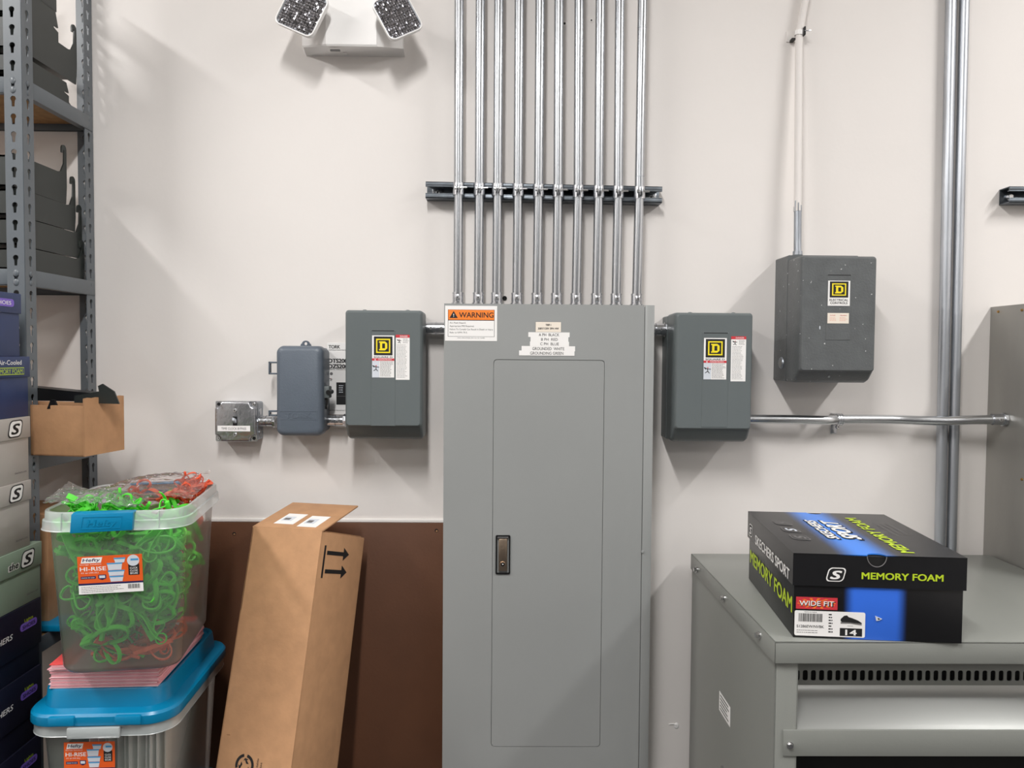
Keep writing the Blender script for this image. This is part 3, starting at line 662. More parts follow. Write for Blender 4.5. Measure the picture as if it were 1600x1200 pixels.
p = PY(1248.5, 52, -.019); m = MB(); m.cyl(p+Vector((0, 0, -.006)), p+Vector((0.001, 0, .006)), .0112, WHITEP, 18); m.box(p.x-.026, p.x+.004, -.003, 0, p.z-.016, p.z+.012, WALL, .001, M=None); m.build('band', st)
m = MB(); m.box(p.x+.008, p.x+.012, -.034, -.004, p.z-.009, p.z+.012, INK, .001); m.tube([p+Vector((.009, -.014, .001)), p+Vector((.016, -.016, 0)), p+Vector((.024, -.014, .002))], .0016, ZINC, 6); m.box(p.x-.018, p.x-.009, -.02, -.002, p.z-.017, p.z-.012, INK); m.build('bolt', st)

# ------------------------------------------------------------------ emergency light
YE = -.080
el = thing('emergency_light', 'white twin-head emergency light high on the wall at the top of frame', 'emergency light', PY(552, 88, 0))
e0 = PY(475, 76, -.012); e1 = PY(630, 82, -.012)
zbk = (PY(478, 84, -.01).z+PY(627, 88, -.01).z)/2
f0 = PY(509, 70, YE); f1 = PY(588, 74, YE); zfr = (f0.z+f1.z)/2
m = MB(); zup = zfr+.16
ol = [(e0.x, 0), (e0.x, -.03), (f0.x, YE), (f1.x, YE), (e1.x, -.03), (e1.x, 0)]
zz0 = zbk
def EL(z, inset=0): return [(p_[0], p_[1], z) for p_ in ol]
lower = [(p_[0]*1+(0.003 if p_[0] < -.2 else 0), p_[1]*.97, zfr+.0005 if abs(p_[1]) > .05 else (zbk+.010 if abs(p_[1]) > .01 else zbk)) for p_ in ol]
m.loft([lower, [(a_[0], a_[1], a_[2]+.004) for a_ in [(p_[0], p_[1], q_[2]) for p_, q_ in zip(ol, lower)]], EL(zup)], WHITEP, True, True)
m.box(e0.x+.10, e0.x+.11, -.02, -.015, zbk-.002, zbk+.002, WHITEP)
body = m.build('housing', el, angle=25)
m = MB(); p = PY(524, 75, -.06)
for a_, b_q in (((516, 74.5), (531, 75.5)), ):
    u = PY(*a_, -.065); v = PY(*b_q, -.065); m.box(u.x, v.x, -.066, -.060, v.z-.006, v.z-.003, GREYINK)
m.build('test_slot', body)
def head(cxp, cyp, w_, h_, ang, tiltv, y, nm):
    c = PY(cxp, cyp, y)
    Mh = Matrix.Translation(c) @ Matrix.Rotation(tiltv[0], 4, 'Z') @ Matrix.Rotation(tiltv[1], 4, 'X') @ Matrix.Rotation(PI/2, 4, 'X') @ Matrix.Rotation(ang, 4, 'Z')
    m = MB(Mh); L = lambda s_, z: [(p_[0], p_[1], z) for p_ in rrect(w_*s_, h_*s_, .016*s_, 6)]
    m.loft([L(.45, -.04), L(.70, -.033), L(.90, -.016), L(.985, -.004), L(1, .002), L(.985, .005), L(.94, .0055), L(.93, .003)], WHITEP, True, False); hd = m.build('lamp_head', el, angle=50)
    m = MB(Mh); N = 14; b = bmesh.new(); sp = w_*.90/N; r_ = random.Random(int(cxp))
    for i in range(N):
        for j in range(N):
            x_ = (i-N/2+.5)*sp; y_ = (j-N/2+.5)*sp*h_/w_
            if abs(i-N/2+.5) > N/2-1 and abs(j-N/2+.5) > N/2-1: continue
            jx, jy = r_.uniform(-.12, .12)*sp, r_.uniform(-.3, .1)*sp; hz = r_.uniform(.0012, .0026)
            a_ = sp/2; bb = a_*h_/w_
            vs_ = [b.verts.new(q_) for q_ in ((x_-a_, y_-bb, .002), (x_+a_, y_-bb, .002), (x_+a_, y_+bb, .002), (x_-a_, y_+bb, .002), (x_+jx, y_+jy, .002+hz))]
            for k in range(4): b.faces.new((vs_[k], vs_[(k+1) % 4], vs_[4]))
    m.merge(b, LENS); L0 = [(p_[0], p_[1], .0015) for p_ in rrect(w_*.93, h_*.93, .015, 6)]; m.loft([L0, [(a_[0], a_[1], .0019) for a_ in L0]], GALVD, True, True)
    m.build('lens', hd, smooth=False, label='faceted silver lamp lens')
head(472, 18, .1055, .1055, -.44, (-.10, -.10), -.120, 'l')
head(621, 25, .092, .104, .50, (.22, -.10), -.120, 'r')
m = MB(); 
for cxp, cyp in ((480, 16), (613, 20)):
    a = PY(cxp, cyp, -.085); b = PY(cxp+(25 if cxp < 550 else -20), cyp-15, -.02); m.cyl(a, b, .018, WHITEP, 16)
m.build('swivel_arm', el)
exec_shelf = True
# ------------------------------------------------------------------ left shelving unit
SX = -1.0455; YFp = -.30; YBp = -.004; HP = 2.95; FW = .038
levels = [PY(62, 119, YFp).z, PY(62, 420, YFp).z, PY(62, 713, YFp).z, 1.0, .55, .12]
su = thing('shelving_unit', 'grey slotted steel shelving unit at the left edge with particle board shelves', 'shelving', (SX-.5, -.15, 0))
def keyhole(cx, cz, s=1.0):
    P_ = [(cx+.0062*s*math.cos(a_), cz+.004+.0062*math.sin(a_)) for a_ in [-.9+k*(PI+1.8)/9 for k in range(10)]]
    return P_+[(cx-.003*s, cz-.013), (cx+.003*s, cz-.013)]
def post(xc, yc, sx_, sy_):
    """L post: corner at xc,yc; flange along x runs sx_*FW, flange along y runs sy_*FW"""
    hs = [keyhole(0, .06+.0381*k) for k in range(int((HP-.1)/.0381))]
    m = MB()
    for k_ in (0,):
        m.plate([(-FW/2, 0), (FW/2, 0), (FW/2, HP), (-FW/2, HP)], hs, .0022, SHELFM, FR(xc+sx_*FW/2, yc, 0))
        m.plate([(-FW/2, 0), (FW/2, 0), (FW/2, HP), (-FW/2, HP)], hs, .0022, SHELFM, RT(xc, yc+sy_*FW/2, 0))
    m.build('post', su, angle=30)
post(SX, YFp, -1, 1); post(SX-.005, YBp, -1, -1); post(SX-.90, YFp, 1, 1); post(SX-.90, YBp, 1, -1)
for i, z in enumerate(levels):
    m = MB(); h = .036
    m.box(SX-.005, SX-.0025, YFp+.003, YBp-.004, z-h, z, SHELFM, .0006); m.box(SX-.020, SX-.0025, YFp+.003, YBp-.004, z-h, z-h+.002, SHELFM)
    m.build('side_beam', su)
    m = MB(); m.box(SX-.897, SX-.9, YFp+.003, YBp-.004, z-h, z, SHELFM, .0006); m.build('side_beam', su)
    for y_ in (YFp+.004, YBp-.006):
        m = MB(); m.box(SX-.90, SX-.003, y_, y_+.0025, z-h, z, SHELFM, .0006); m.box(SX-.90, SX-.003, y_-.000, y_+.012 if y_ < -.1 else y_+.0025, z-h, z-h+.002, SHELFM); m.build('long_beam', su)
    m = MB(); m.box(SX-.895, SX-.006, YFp+.008, YBp-.008, z-.018, z-.004, DECK, .001); m.build('deck', su)
    for y_ in (YFp+.014, YFp+.026):
        pass
# studs seen in the post slots at each beam
m = MB()
for z in levels:
    for dz in (-.010, -.030):
        for y_ in (YFp+.019, YBp-.019): m.ball((SX+.001 if y_ < -.1 else SX-.004, y_, z+dz), .0055, SHELFM, (.4, .8, 1.2), n=10)
        m.ball((SX-FW/2, YFp-.001, z+dz), .0065, SHELFM, (1, .4, 1.2), n=10)
m.build('beam_studs', su)

def bracket(x, yend, z, h, hook, label, grp, y0=-.292, cut=False, th=.0035):
    """steel bracket bar lying front to back; a hook rises at its wall end"""
    ye_ = yend; P_ = [(y0, 0), (ye_, 0)]
    if cut:
        P_ += [(ye_, h*.35), (ye_-.018, h*.42), (ye_-.018, h*.5), (ye_, h*.5), (ye_-.01, h), (y0, h)]
    else:
        P_ += [(ye_+.004, h*.6), (ye_+.004, h+hook*.65)]
        P_ += [(ye_-.006+.010*math.cos(a_), h+hook-.010+.010*math.sin(a_)) for a_ in [k*PI/6 for k in range(7)]]
        P_ += [(ye_-.016, h+hook-.020), (ye_-.010, h+hook-.020), (ye_-.009, h+hook-.012), (ye_-.005, h+hook-.014), (ye_-.007, h+hook*.35), (ye_-.020, h*1.05), (ye_-.034, h), (y0, h)]
    t = thing('hook_bracket', label, 'metal bracket', (x, y0, z), grp)
    m = MB(); m.prism(P_, th, BLACKM, frame((x, 0, z), (0, 1, 0), (0, 0, 1), (1, 0, 0))); m.build('plate', t, angle=30)
    m = MB(); m.box(x-.10, x, y0, ye_-.03, 0.001+z, z+.004, BLACKM); m.box(x-.10, x, y0, ye_-.045, z+h-.008, z+h-.004, BLACKM); m.box(x-.10, x-.001, y0, y0+.003, z+.001, z+h-.004, BLACKM); m.build('flange', t)
g1 = 'dark hooked brackets on the topmost shelf'; g2 = 'dark hooked brackets on the middle shelf'
X_ = -1.062
lz = levels[0]
bracket(X_, -.085, lz, .010, .02, 'dark thin bracket lowest on the topmost shelf', g1, cut=True)
bracket(X_-.004, -.088, lz+.012, .044, .03, 'dark bracket second from bottom on the topmost shelf', g1, cut=True)
bracket(X_, -.062, lz+.064, .073, .070, 'dark bracket with tall curled hook on the topmost shelf', g1)
bracket(X_-.003, -.131, lz+.139, .066, .03, 'dark notched bracket near frame top on the topmost shelf', g1, cut=True)
bracket(X_-.003, -.137, lz+.207, .11, .03, 'topmost dark wide bracket cut by the frame top', g1, cut=True)
lz = levels[1]
bracket(X_, -.040, lz, .050, .05, 'dark bracket lying lowest on the middle shelf', g2)
bracket(X_-.004, -.042, lz+.053, .062, .072, 'dark hooked bracket second from bottom on the middle shelf', g2)
bracket(X_-.008, -.062, lz+.118, .060, .075, 'dark hooked bracket third from bottom on the middle shelf', g2)
bracket(X_-.012, -.092, lz+.180, .072, .070, 'dark hooked bracket topmost on the middle shelf', g2)

# carton on the third shelf
zc = levels[2]+.001
c0 = PZ(131, 714, zc); rot = Matrix.Rotation(math.radians(-10), 4, 'Z')
ct = thing('small_carton', 'small open brown carton with torn flap sticking out of the steel shelf', 'cardboard box', (c0.x, c0.y, zc), local=rot)
Wc, Dc, Hc, e_ = .22, .125, .112, .004
m = MB()
m.box(-Wc, 0, 0, e_, 0, Hc, CARD, .001); m.box(-Wc, 0, Dc-e_, Dc, 0, Hc, CARD, .001); m.box(-Wc, -Wc+e_, 0, Dc, 0, Hc, CARD, .001); m.box(-e_, 0, e_, Dc-e_, 0, Hc*.97, CARD, .001); m.box(-Wc, 0, 0, Dc, 0, e_, CARD, .001)
m.build('box_body', ct)
m = MB(); Mfl = T(.002, 0, 0)
zz_ = [(.0+.013*k, .128+.0012*((k % 2))) for k in range(11)]
m.prism([(0, .001)]+[(.13, .001)]+zz_[::-1], .004, CARD, frame((.001, -.002, 0), (.0, 1, 0), (0, 0, 1), (1, 0, 0))); m.build('end_flap', ct)
bk = thing('shelf_end_bracket', 'black steel bracket poking out of the small open carton on the shelf', 'metal bracket', (c0.x, c0.y+.07, zc+.09))
m = MB(); zt_ = zc+Hc
m.prism([(-.17, 0.002), (.01, .0), (.01, .018), (-.17, .034)], .05, BLACK, frame((c0.x, c0.y+.10, zt_+.006), (1, 0, 0), (0, 0, 1), (0, -1, 0)))
m.build('rail', bk)
m = MB(); m.prism([(-.045, .004), (.055, .002), (.044, .03), (.018, .047), (.008, .042), (.010, .030), (-.01, .026), (-.045, .02)], .004, BLACKM, frame((c0.x+.003, c0.y+.045, zt_), (1, 0, 0), (0, 0, 1), (0, -1, 0)))
m.build('end_plate', bk)
m = MB(); m.prism([(-.012, 0), (.012, 0), (.004, .02), (-.004, .02)], .006, BLACK, frame((c0.x-.075, c0.y+.02, zt_-.008), (1, 0, 0), (0, 0, 1), (0, -1, 0))); m.build('tab', bk)

# things on the fourth shelf
z4 = levels[3]
m = MB(); m.box(SX-.30, SX-.018, -.20, -.03, z4, z4+.27, CARD, .003); o = m.build('storage_carton', label='brown cardboard carton on the lower shelf, half hidden behind shoe boxes and tote', category='cardboard box')
m = MB(Matrix.Translation((SX-.1, -.20, z4)) ); m.box(-.14, .13, -.03, .05, .001, .016, TEAL, .003); m.box(-.135, .128, -.028, .046, .004, .013, WPAPER)
m.build('blue_folder', label='blue folder lying on the lower shelf beside the clear tote', category='folder')

# ------------------------------------------------------------------ shoe boxes stacked at left
def S_logo(m, M, x, y, s, c1, c2, c3, z=.0004):
    """slanted rounded badge with a letter S"""
    def rp(f, zz, c):
        pts = [(x+(p_[0]+p_[1]*.25)*f, y+p_[1]*f) for p_ in rrect(s, s*.82, s*.22, 4)]
        m.prism(pts, .0002, c, M @ T(0, 0, zz))
    rp(1.0, z, c1); rp(.87, z+.0002, c2)
    m.text('S', c3, M, s*.50, s*.62, x, y, z+.0005, bold=.05, shear=.25)
def shoe_box(x, y0, y1, z, h, mat, lidh, label, cat='shoe box', art=None, dx=.33, grp='shoe boxes stacked at the left edge', lidmat=None):
    t = thing('shoe_box', label, cat, (x-dx/2, (y0+y1)/2, z), grp)
    m = MB(); m.box(x-dx+.003, x-.003, y0+.003, y1-.003, z, z+h-.002, mat, .001); m.build('body', t)
    m = MB(); m.box(x-dx, x, y0, y1, z+h-lidh, z+h, lidmat or mat, .0012); ld_ = m.build('lid', t)
    if art: art(t, ld_, x, y0, y1, z, h, lidh)
    return t
def art_sgrey(t, ld_, x, y0, y1, z, h, lidh):
    M1 = RT(x+.0003, y1, z+h-lidh/2); m = MB(); S_logo(m, M1, -.052, 0, .044, INK, PAPER, INK); m.build('badge', ld_, smooth=False)
    m = MB(); m.text('skechers.com', GREYINK, RT(x-.0025, y1, z), .005, .04, -.032, .020, .0004); m.build('print', t, smooth=False)
def art_green(t, ld_, x, y0, y1, z, h, lidh):
    M1 = RT(x+.0003, y1, z+h-lidh/2); m = MB(); S_logo(m, M1, -.052, 0, .045, INK, PAPER, INK); m.text('the', PAPER, M1, .017, .034, -.10, -.004, .0004, bold=.09, shear=.2); m.text('the', INK, M1, .014, .030, -.10, -.004, .0008, bold=.03, shear=.2); m.build('badge', ld_, smooth=False)
    m = MB(); m.text('skechers.com', GREYINK, RT(x-.0025, y1, z), .005, .04, -.032, .02, .0004); m.build('print', t, smooth=False)
def art_mf(t, ld_, x, y0, y1, z, h, lidh):
    M1 = RT(x+.0003, y1, z+h-lidh); m = MB(); m.text('Air-Cooled', PAPER, M1, .010, .075, -.068, .032, .0004, bold=.01)
    m.rect(-.125, -.022, .006, .021, LIME, M1, .0004); m.rect(-.124, -.023, .0075, .0195, NAVY, M1, .0006); m.text('MEMORY FOAM', LIME, M1, .010, .090, -.073, .0135, .0008, bold=.005); m.build('print', ld_, smooth=False)
def art_badge(t, ld_, x, y0, y1, z, h, lidh):
    M1 = RT(x-.0025, y1, z+h-lidh-.045) if False else RT(x+.0004, y1, z+h-.045)
    m = MB(); m.prism([(p_[0]-.045, p_[1]) for p_ in rrect(.058, .016, .007, 4)], .0003, PURPLE, M1); m.text('SHOES', DNAVY, M1, .008, .044, -.045, 0, .0006, bold=.02); m.text('Lights', LIME, M1, .007, .03, -.045, .013, .0004)
    m.text('SKECHERS', PAPER, M1, .012, .10, -.150, -.006, .0004, bold=.02, shear=.2); m.build('print', ld_, smooth=False)
XB = -1.02
def zpx(py, x=XB, px=30): return PX(px, py, x).z
# far edge pixel -> y on the face plane
def yfar(px, x=XB): return PX(px, 700, x).y
rows = [  # far-edge px, z top px(at far edge), z bottom px, material, lid height, art, label
 (37, 460, 553, NAVY, .042, None, 'navy shoe box topmost in the left stack with purple badge'),
 (49, 557, 650, NAVY, .044, art_mf, 'navy shoe box with boxed lime lid lettering, second from top of the left stack'),
 (48, 650, 748, GREYC, .045, art_sgrey, 'upper of two pale grey shoe boxes with S badge in the left stack'),
 (48, 749, 846, GREYC, .043, art_sgrey, 'lower of two pale grey shoe boxes with S badge in the left stack'),
 (63, 846, 934, GREENC, .050, art_green, 'grey-green shoe box with S badge below the pale grey boxes'),
 (60, 935, 1040, DNAVY, .0, art_badge, 'dark navy shoe box directly under the grey-green box'),
 (59, 1040, 1150, DNAVY, .0, art_badge, 'dark navy shoe box beside the teal lid of the lower tote'),
 (57, 1150, 1250, DNAVY, .0, art_badge, 'dark navy shoe box at the bottom left corner'),
]
ztop = None; zs = []
for i, (fx, pt_, pb_, mt, lh, art, lab) in enumerate(rows):
    y1 = yfar(fx); z1_ = PX(fx, pt_, XB).z; z0_ = PX(fx, pb_, XB).z; zs.append((y1, z1_, z0_, mt, lh, art, lab))
for i, (y1, z1_, z0_, mt, lh, art, lab) in enumerate(zs):
    z0_ = zs[i+1][1] if i+1 < len(zs) else z0_
    def art0(t, ld_, x, y0, y1, z, h, lidh):
        M1 = RT(x+.0003, y1, z+h-lidh/2); m = MB(); m.prism([(p_[0]-.06, p_[1]) for p_ in rrect(.07, .016, .007, 4)], .0003, PURPLE, M1); m.text('SHOES', PAPER, M1, .008, .05, -.06, 0, .0006, bold=.01); m.build('print', ld_, smooth=False)
    shoe_box(XB, y1-.20, y1, z0_+.0005, z1_-z0_-.0005, mt, lh or .10, lab, art=art or art0)
zlast = zs[-1][2]; k = 0
while zlast > .02:
    h = min(.13, zlast)
    if zlast-h < .05: h = zlast
    shoe_box(XB, -.56, -.36, zlast-h+.0003, h-.0006, DNAVY, .04, 'dark navy shoe box low in the left stack, ' + ['first', 'second', 'third', 'fourth', 'fifth', 'sixth', 'seventh'][k]+' below the frame'); zlast -= h; k += 1

# ------------------------------------------------------------------ totes
def RL(w, d, r, z, n=7): return [(p_[0], p_[1], z) for p_ in rrect(w, d, r, n)]
def tote_label(parent, y, cx, cz, W, H, tiltm=Matrix()):
    m = MB(); Mw = frame((cx-W/2, y, cz-H/2), (1, 0, 0), (0, 0, 1), (0, -1, 0)) @ tiltm
    m.rect(0, W, .27*H, H, ORED, Mw, .0004); m.rect(0, W, .235*H, .285*H, NAVYI, Mw, .0005); m.rect(0, W, 0, .237*H, PAPER, Mw, .0004)
    m.prism([(.05*W, .82*H), (.36*W, .82*H), (.385*W, .965*H), (.075*W, .965*H)], .0002, PAPER, Mw @ T(0, 0, .0004))
    m.text('Hefty', NAVYI, Mw, .085*H, .27*W, .215*W, .905*H, .0008, bold=.018, shear=.15)
    m.text('Storage Solutions', PAPER, Mw, .03*H, .33*W, .2*W, .785*H, .0006)
    m.text('HI-RISE', PAPER, Mw, .11*H, .40*W, .235*W, .67*H, .0006, bold=.018); m.text('32 qt (30.2L)', PAPER, Mw, .035*H, .27*W, .18*W, .565*H, .0006)
    m.rect(.04*W, .27*W, .40*H, .47*H, NAVYI, Mw, .0006); m.text('MADE IN USA', PAPER, Mw, .03*H, .2*W, .155*W, .435*H, .0009)
    m.prism([(.31*W, .40*H), (.37*W, .36*H), (.43*W, .40*H), (.43*W, .5*H), (.31*W, .5*H)], .0002, NAVYI, Mw @ T(0, 0, .0006)); m.rect(.325*W, .415*W, .41*H, .48*H, PALE, Mw, .0009)
    for a_, b_q, c_, d_ in ((.56, .74, .80, .93), (.45, .69, .61, .80), (.46, .72, .46, .60), (.48, .70, .30, .45)):
        m.prism([(a_*W, d_*H), (b_q*W, d_*H), ((b_q-.02)*W, c_*H), ((a_+.02)*W, c_*H)], .0002, PALE, Mw @ T(0, 0, .0006)); m.rect(a_*W, b_q*W, (d_-.035)*H, d_*H, LBLUE, Mw, .0009)
    m.prism([(p_[0]+.865*W, p_[1]+.60*H) for p_ in rrect(.17*W, .3*H, .01*W, 3)], .0002, INK, Mw @ T(0, 0, .0004)); m.cyl((.86*W, .84*H, .0005), (.86*W, .84*H, .0009), .095*W, PALE, 20, M=Mw); m.rect(.82*W, .94*W, .84*H, .89*H, LBLUE, Mw, .0011)
    for k, s_ in enumerate(('CLICK', 'CLOSE', 'SECURE')): m.text(s_, PAPER, Mw, .05*H, .12*W, .865*W, (.64-.07*k)*H, .0008, bold=.01)
    lines(m, GREYINK, Mw, .04*W, .70*W, .03*H, .21*H, 4, .0008, 7, .0005); r_ = random.Random(3); x_ = .76*W
    while x_ < .95*W: w_ = r_.choice((.0005, .0009, .0013)); m.box(x_, x_+w_, .09*H, .21*H, .0005, .0006, INK, M=Mw); x_ += w_+.0009
    return m.build('product_label', parent, label='orange and white product label', smooth=False)
def tote_body(t, Wt, Dt, Wb, Db, H, notch_w=.11, rimz=0):
    m = MB(); m.loft([RL(Wb-.03, Db-.03, .03, .001), RL(Wb-.01, Db-.01, .038, .004), RL(Wb, Db, .04, .014), RL(Wt-.006, Dt-.006, .045, H*.93), RL(Wt-.002, Dt-.002, .045, H)], TOTE, True, False)
    body = m.build('tub', t, angle=60)
    return body
# lower tote
zl = PY(150, 1137, -.48).z
LT_C = None
fl = PZ(33, 1136, zl); print('lower tote front left', fl)
Wt, Dt = .262, .37
rotl = Matrix.Rotation(math.radians(3), 4, 'Z')
cl = fl + (rotl @ Vector((Wt/2+.018, Dt/2+.006, 0)))
Hl = .30; z0l = zl-Hl+.012
lt = thing('storage_tote', 'lower clear storage tote with teal lid holding white papers', 'storage tote', (cl.x, cl.y, z0l), local=rotl)
tote_body(lt, Wt, Dt, .228, .325, Hl)
m = MB()
for ang_w, x0_, x1_ in ((0, -Wt/2-.010, -Wt/2+.085), (0, Wt/2-.085, Wt/2+.010)):
    pass
m.loft([RL(Wt, Dt, .045, Hl-.004), RL(Wt+.024, Dt+.024, .055, Hl-.006), RL(Wt+.026, Dt+.026, .056, Hl-.030), RL(Wt+.028, Dt+.028, .057, Hl-.031)], TOTER, False, False); m.build('rim', lt)
m = MB(); ow, od = Wt+.034, Dt+.034
m.loft([RL(ow, od, .058, Hl-.008), RL(ow+.002, od+.002, .059, Hl-.006), RL(ow, od, .058, Hl+.010), RL(ow-.008, od-.008, .055, Hl+.015), RL(ow-.045, od-.045, .045, Hl+.019), RL(ow-.053, od-.053, .042, Hl+.052), RL(ow-.057, od-.057, .041, Hl+.056), RL(ow-.068, od-.068, .036, Hl+.056), RL(ow-.072, od-.072, .035, Hl+.050), RL(ow-.10, od-.10, .03, Hl+.049)], TEAL, False, True)
for k, w_ in ((-1, .085), (1, .085)):
    x0_ = k*(ow/2-.058); m.box(min(x0_, x0_-k*w_*.6), max(x0_, x0_-k*w_*.6), -od/2-.006, -od/2+.01, Hl-.006, Hl+.013, TEAL, .003)
m.build('lid', lt, angle=35)
m = MB(); m.box(-.052, .05, -Dt/2-.026, -Dt/2-.018, Hl-.030, Hl-.008, TOTER, .002); m.build('latch_tab', lt)
tote_label(lt, -Dt/2+.004, -.022, Hl-.088, .10, .075)
Ml = Matrix.Translation((cl.x, cl.y, z0l)) @ rotl
r_ = random.Random(11)
for k in range(12):
    x_ = -.045+.0135*k
    m = MB(Ml @ T(x_, 0.0, .02) @ Matrix.Rotation(r_.uniform(.0, .02), 4, 'Y')); m.box(-.0015, .0015, -.135+.006*(k % 3), .13, 0, Hl-.06+r_.uniform(-.02, .01), PINKP2 if k in (0, 1) else WPAPER, .0004)
    m.build('paper_sheet', label='pale folder standing upright inside the lower clear tote', category='folder', group='folders filed in the lower tote')
m = MB(Ml @ T(-.085, -.05, .02)); m.box(-.02, .03, -.07, .14, 0, .19, DNAVY, .004); m.build('dark_box', label='dark box standing at the left inside the lower clear tote', category='box')
# a plain support below (another closed tote of the stack)
Hu = z0l
pt_ = thing('storage_tote', 'clear storage tote at floor level carrying the tote stack, below the frame', 'storage tote', (cl.x, cl.y, 0), local=rotl)
m = MB(); m.loft([RL(.228, .325, .04, .001), RL(Wt, Dt, .045, Hu-.03)], TOTE, True, False); m.build('tub', pt_)
m = MB(); m.loft([RL(ow, od, .058, Hu-.05), RL(ow, od, .058, Hu-.02), RL(ow-.04, od-.04, .05, Hu-.001)], TEAL, False, True); m.build('lid', pt_)

# pink envelopes stacked on the lid
zs0 = z0l+Hl+.0565
ph = .052; NP = 22; hh = ph/NP
r_ = random.Random(5)
pc = PZ(84, 1083, zs0)
print('lid top z', zs0, pc)
EW, ED = .214, .270
for k in range(NP):
    ax = r_.uniform(-.0025, .0025) + (-.006 if k in (15, 16) else 0) - .004*(k > 16) + (.004*math.sin(k/22*3.1)); rz = math.radians(3+r_.uniform(-.6, .6)+(4 if k > 16 else 0))
    Mx = Matrix.Translation((cl.x+.004+ax, cl.y-.036, zs0+hh*k)) @ Matrix.Rotation(rz, 4, 'Z')
    m = MB(Mx); m.box(-EW/2, EW/2, -ED/2, ED/2, .0001, hh*.86, REDP if k >= 21 else (PINKP if k % 3 else PINKP2), .0003)
    m.build('pink_envelope', label='topmost red sheet of the pink stack under the upper tote' if k == NP-1 else 'pink paper sheet in the stack between the two clear totes', category='paper', group='pink papers stacked on the teal lid')

# upper tote, turned a little
zu = zs0+ph+.001
Hup = 1.312+.034-zu; Wu, Du = .257, .33
rotu = Matrix.Rotation(math.radians(9), 4, 'Z')
cu_w = Vector((-.772, -.367, zu))
ut = thing('storage_tote', 'upper clear storage tote without lid, full of bagged green and coral straps', 'storage tote', cu_w, local=rotu)
MU = Matrix.Translation(cu_w) @ rotu
tote_body(ut, Wu, Du, .222, .285, Hup)
m = MB()
m.loft([RL(Wu-.008, Du-.008, .043, Hup-.002), RL(Wu-.004, Du-.004, .045, Hup), RL(Wu+.006, Du+.006, .048, Hup), RL(Wu+.008, Du+.008, .049, Hup-.002), RL(Wu+.009, Du+.009, .049, Hup-.017),
        RL(Wu+.016, Du+.016, .052, Hup-.0185), RL(Wu+.018, Du+.018, .053, Hup-.034), RL(Wu+.021, Du+.021, .054, Hup-.036), RL(Wu+.017, Du+.017, .052, Hup-.037)], TOTER, False, False)
for k in (-1, 1):
    m.box(k*.087-.0008, k*.087+.0008, -Du/2-.0088, -Du/2-.003, Hup-.034, Hup-.001, TOTER)
m.build('rim', ut, angle=35)
for k in (-1, 1):
    m = MB(T(-.012, 0, 0)); y_ = k*(Du/2+.012)
    m.prism([(-.056, Hup-.037), (.054, Hup-.034), (.056, Hup+.001), (-.053, Hup-.0005)], .012, TEAL, frame((0, y_+(.006 if k > 0 else .004), 0), (1, 0, 0), (0, 0, 1), (0, -1, 0)), bev=.0015)
    m.box(-.053, .056, min(y_, y_-k*.018), max(y_, y_-k*.018), Hup-.003, Hup+.0005, TEAL, .001)
    if k < 0:
        Mh = frame((0, y_-.0081, Hup-.018), (1, 0, 0), (0, 0, 1), (0, -1, 0))
        m.plate([(-.038, -.012), (.033, -.011), (.038, .012), (-.033, .012)], [[(-.036, -.0105), (.032, -.0095), (.036, .0105), (-.032, .0105)]], .0010, TEAL, Mh)
        m.text('Hefty', TEAL, Mh, .013, .052, 0, 0, .0008, bold=.03, shear=.2)
    m.build('latch_handle', ut, label='teal snap handle')
tote_label(ut, -Du/2+.0055, -.004, Hup*.62, .116, .074, Matrix.Rotation(math.radians(1.0), 4, 'Z') @ Matrix.Rotation(math.radians(3.2), 4, 'X'))

# straps inside: one of each kind, then copies
def strap_mesh(kind, mat):
    m = MB(); loops = []
    def band(pts, bw, th, closed=True):
        n = len(pts); L_ = []
        for i, p_ in enumerate(pts):
            a_ = Vector(pts[(i-1) % n] if closed or i else pts[0]); b_ = Vector(pts[(i+1) % n] if closed or i < n-1 else pts[-1]); d = (b_-a_).normalized(); nn = Vector((-d.y, d.x, 0)); p_ = Vector(p_)
            L_.append([p_+nn*th+Vector((0, 0, bw)), p_-nn*th+Vector((0, 0, bw)), p_-nn*th-Vector((0, 0, bw)), p_+nn*th-Vector((0, 0, bw))])
        if closed: L_.append(L_[0])
        m.loft(L_, mat, not closed, not closed)
    if kind == 0:      # teardrop loop with a tail
        pts = [(.016*math.sin(a_)*(1+.25*math.cos(a_)), -.030*math.cos(a_), 0) for a_ in [k*2*PI/22 for k in range(22)]]
        band(pts, .0038, .0014); m.box(-.003, .003, .028, .048, -.0038, .0038, mat, .001)
    elif kind == 1:    # figure-of-eight twist
        pts = [(.013*math.sin(2*a_), .032*math.cos(a_), .003*math.sin(a_)) for a_ in [k*2*PI/28 for k in range(28)]]
        band(pts, .0034, .0014)
    else:              # folded flat tag
        band([(-.040+.08*k/10, .004*math.sin(k*.6), 0) for k in range(11)], .0075, .0010, False); band([(.036+.010*math.cos(a_), .010*math.sin(a_), 0) for a_ in [k*2*PI/12 for k in range(12)]], .003, .0009)
        m.text('SKECHERS', INK, frame((0, -.0035, 0), (1, 0, 0), (0, 0, 1), (0, -1, 0)), .005, .04, 0, 0, .0002, bold=.02)
    return m
r_ = random.Random(21)
from mathutils import Euler
def inside(P_):
    """is a point (tote frame) within the tub wall?"""
    if P_.z < .005: return False
    if P_.z > Hup-.002: return True
    f = P_.z/Hup; hw = (.222+.029*f)/2-.003; hd = (.285+.039*f)/2-.003; r = .038
    x, y = abs(P_.x), abs(P_.y)
    if x > hw or y > hd: return False
    return not (x > hw-r and y > hd-r and math.hypot(x-hw+r, y-hd+r) > r)
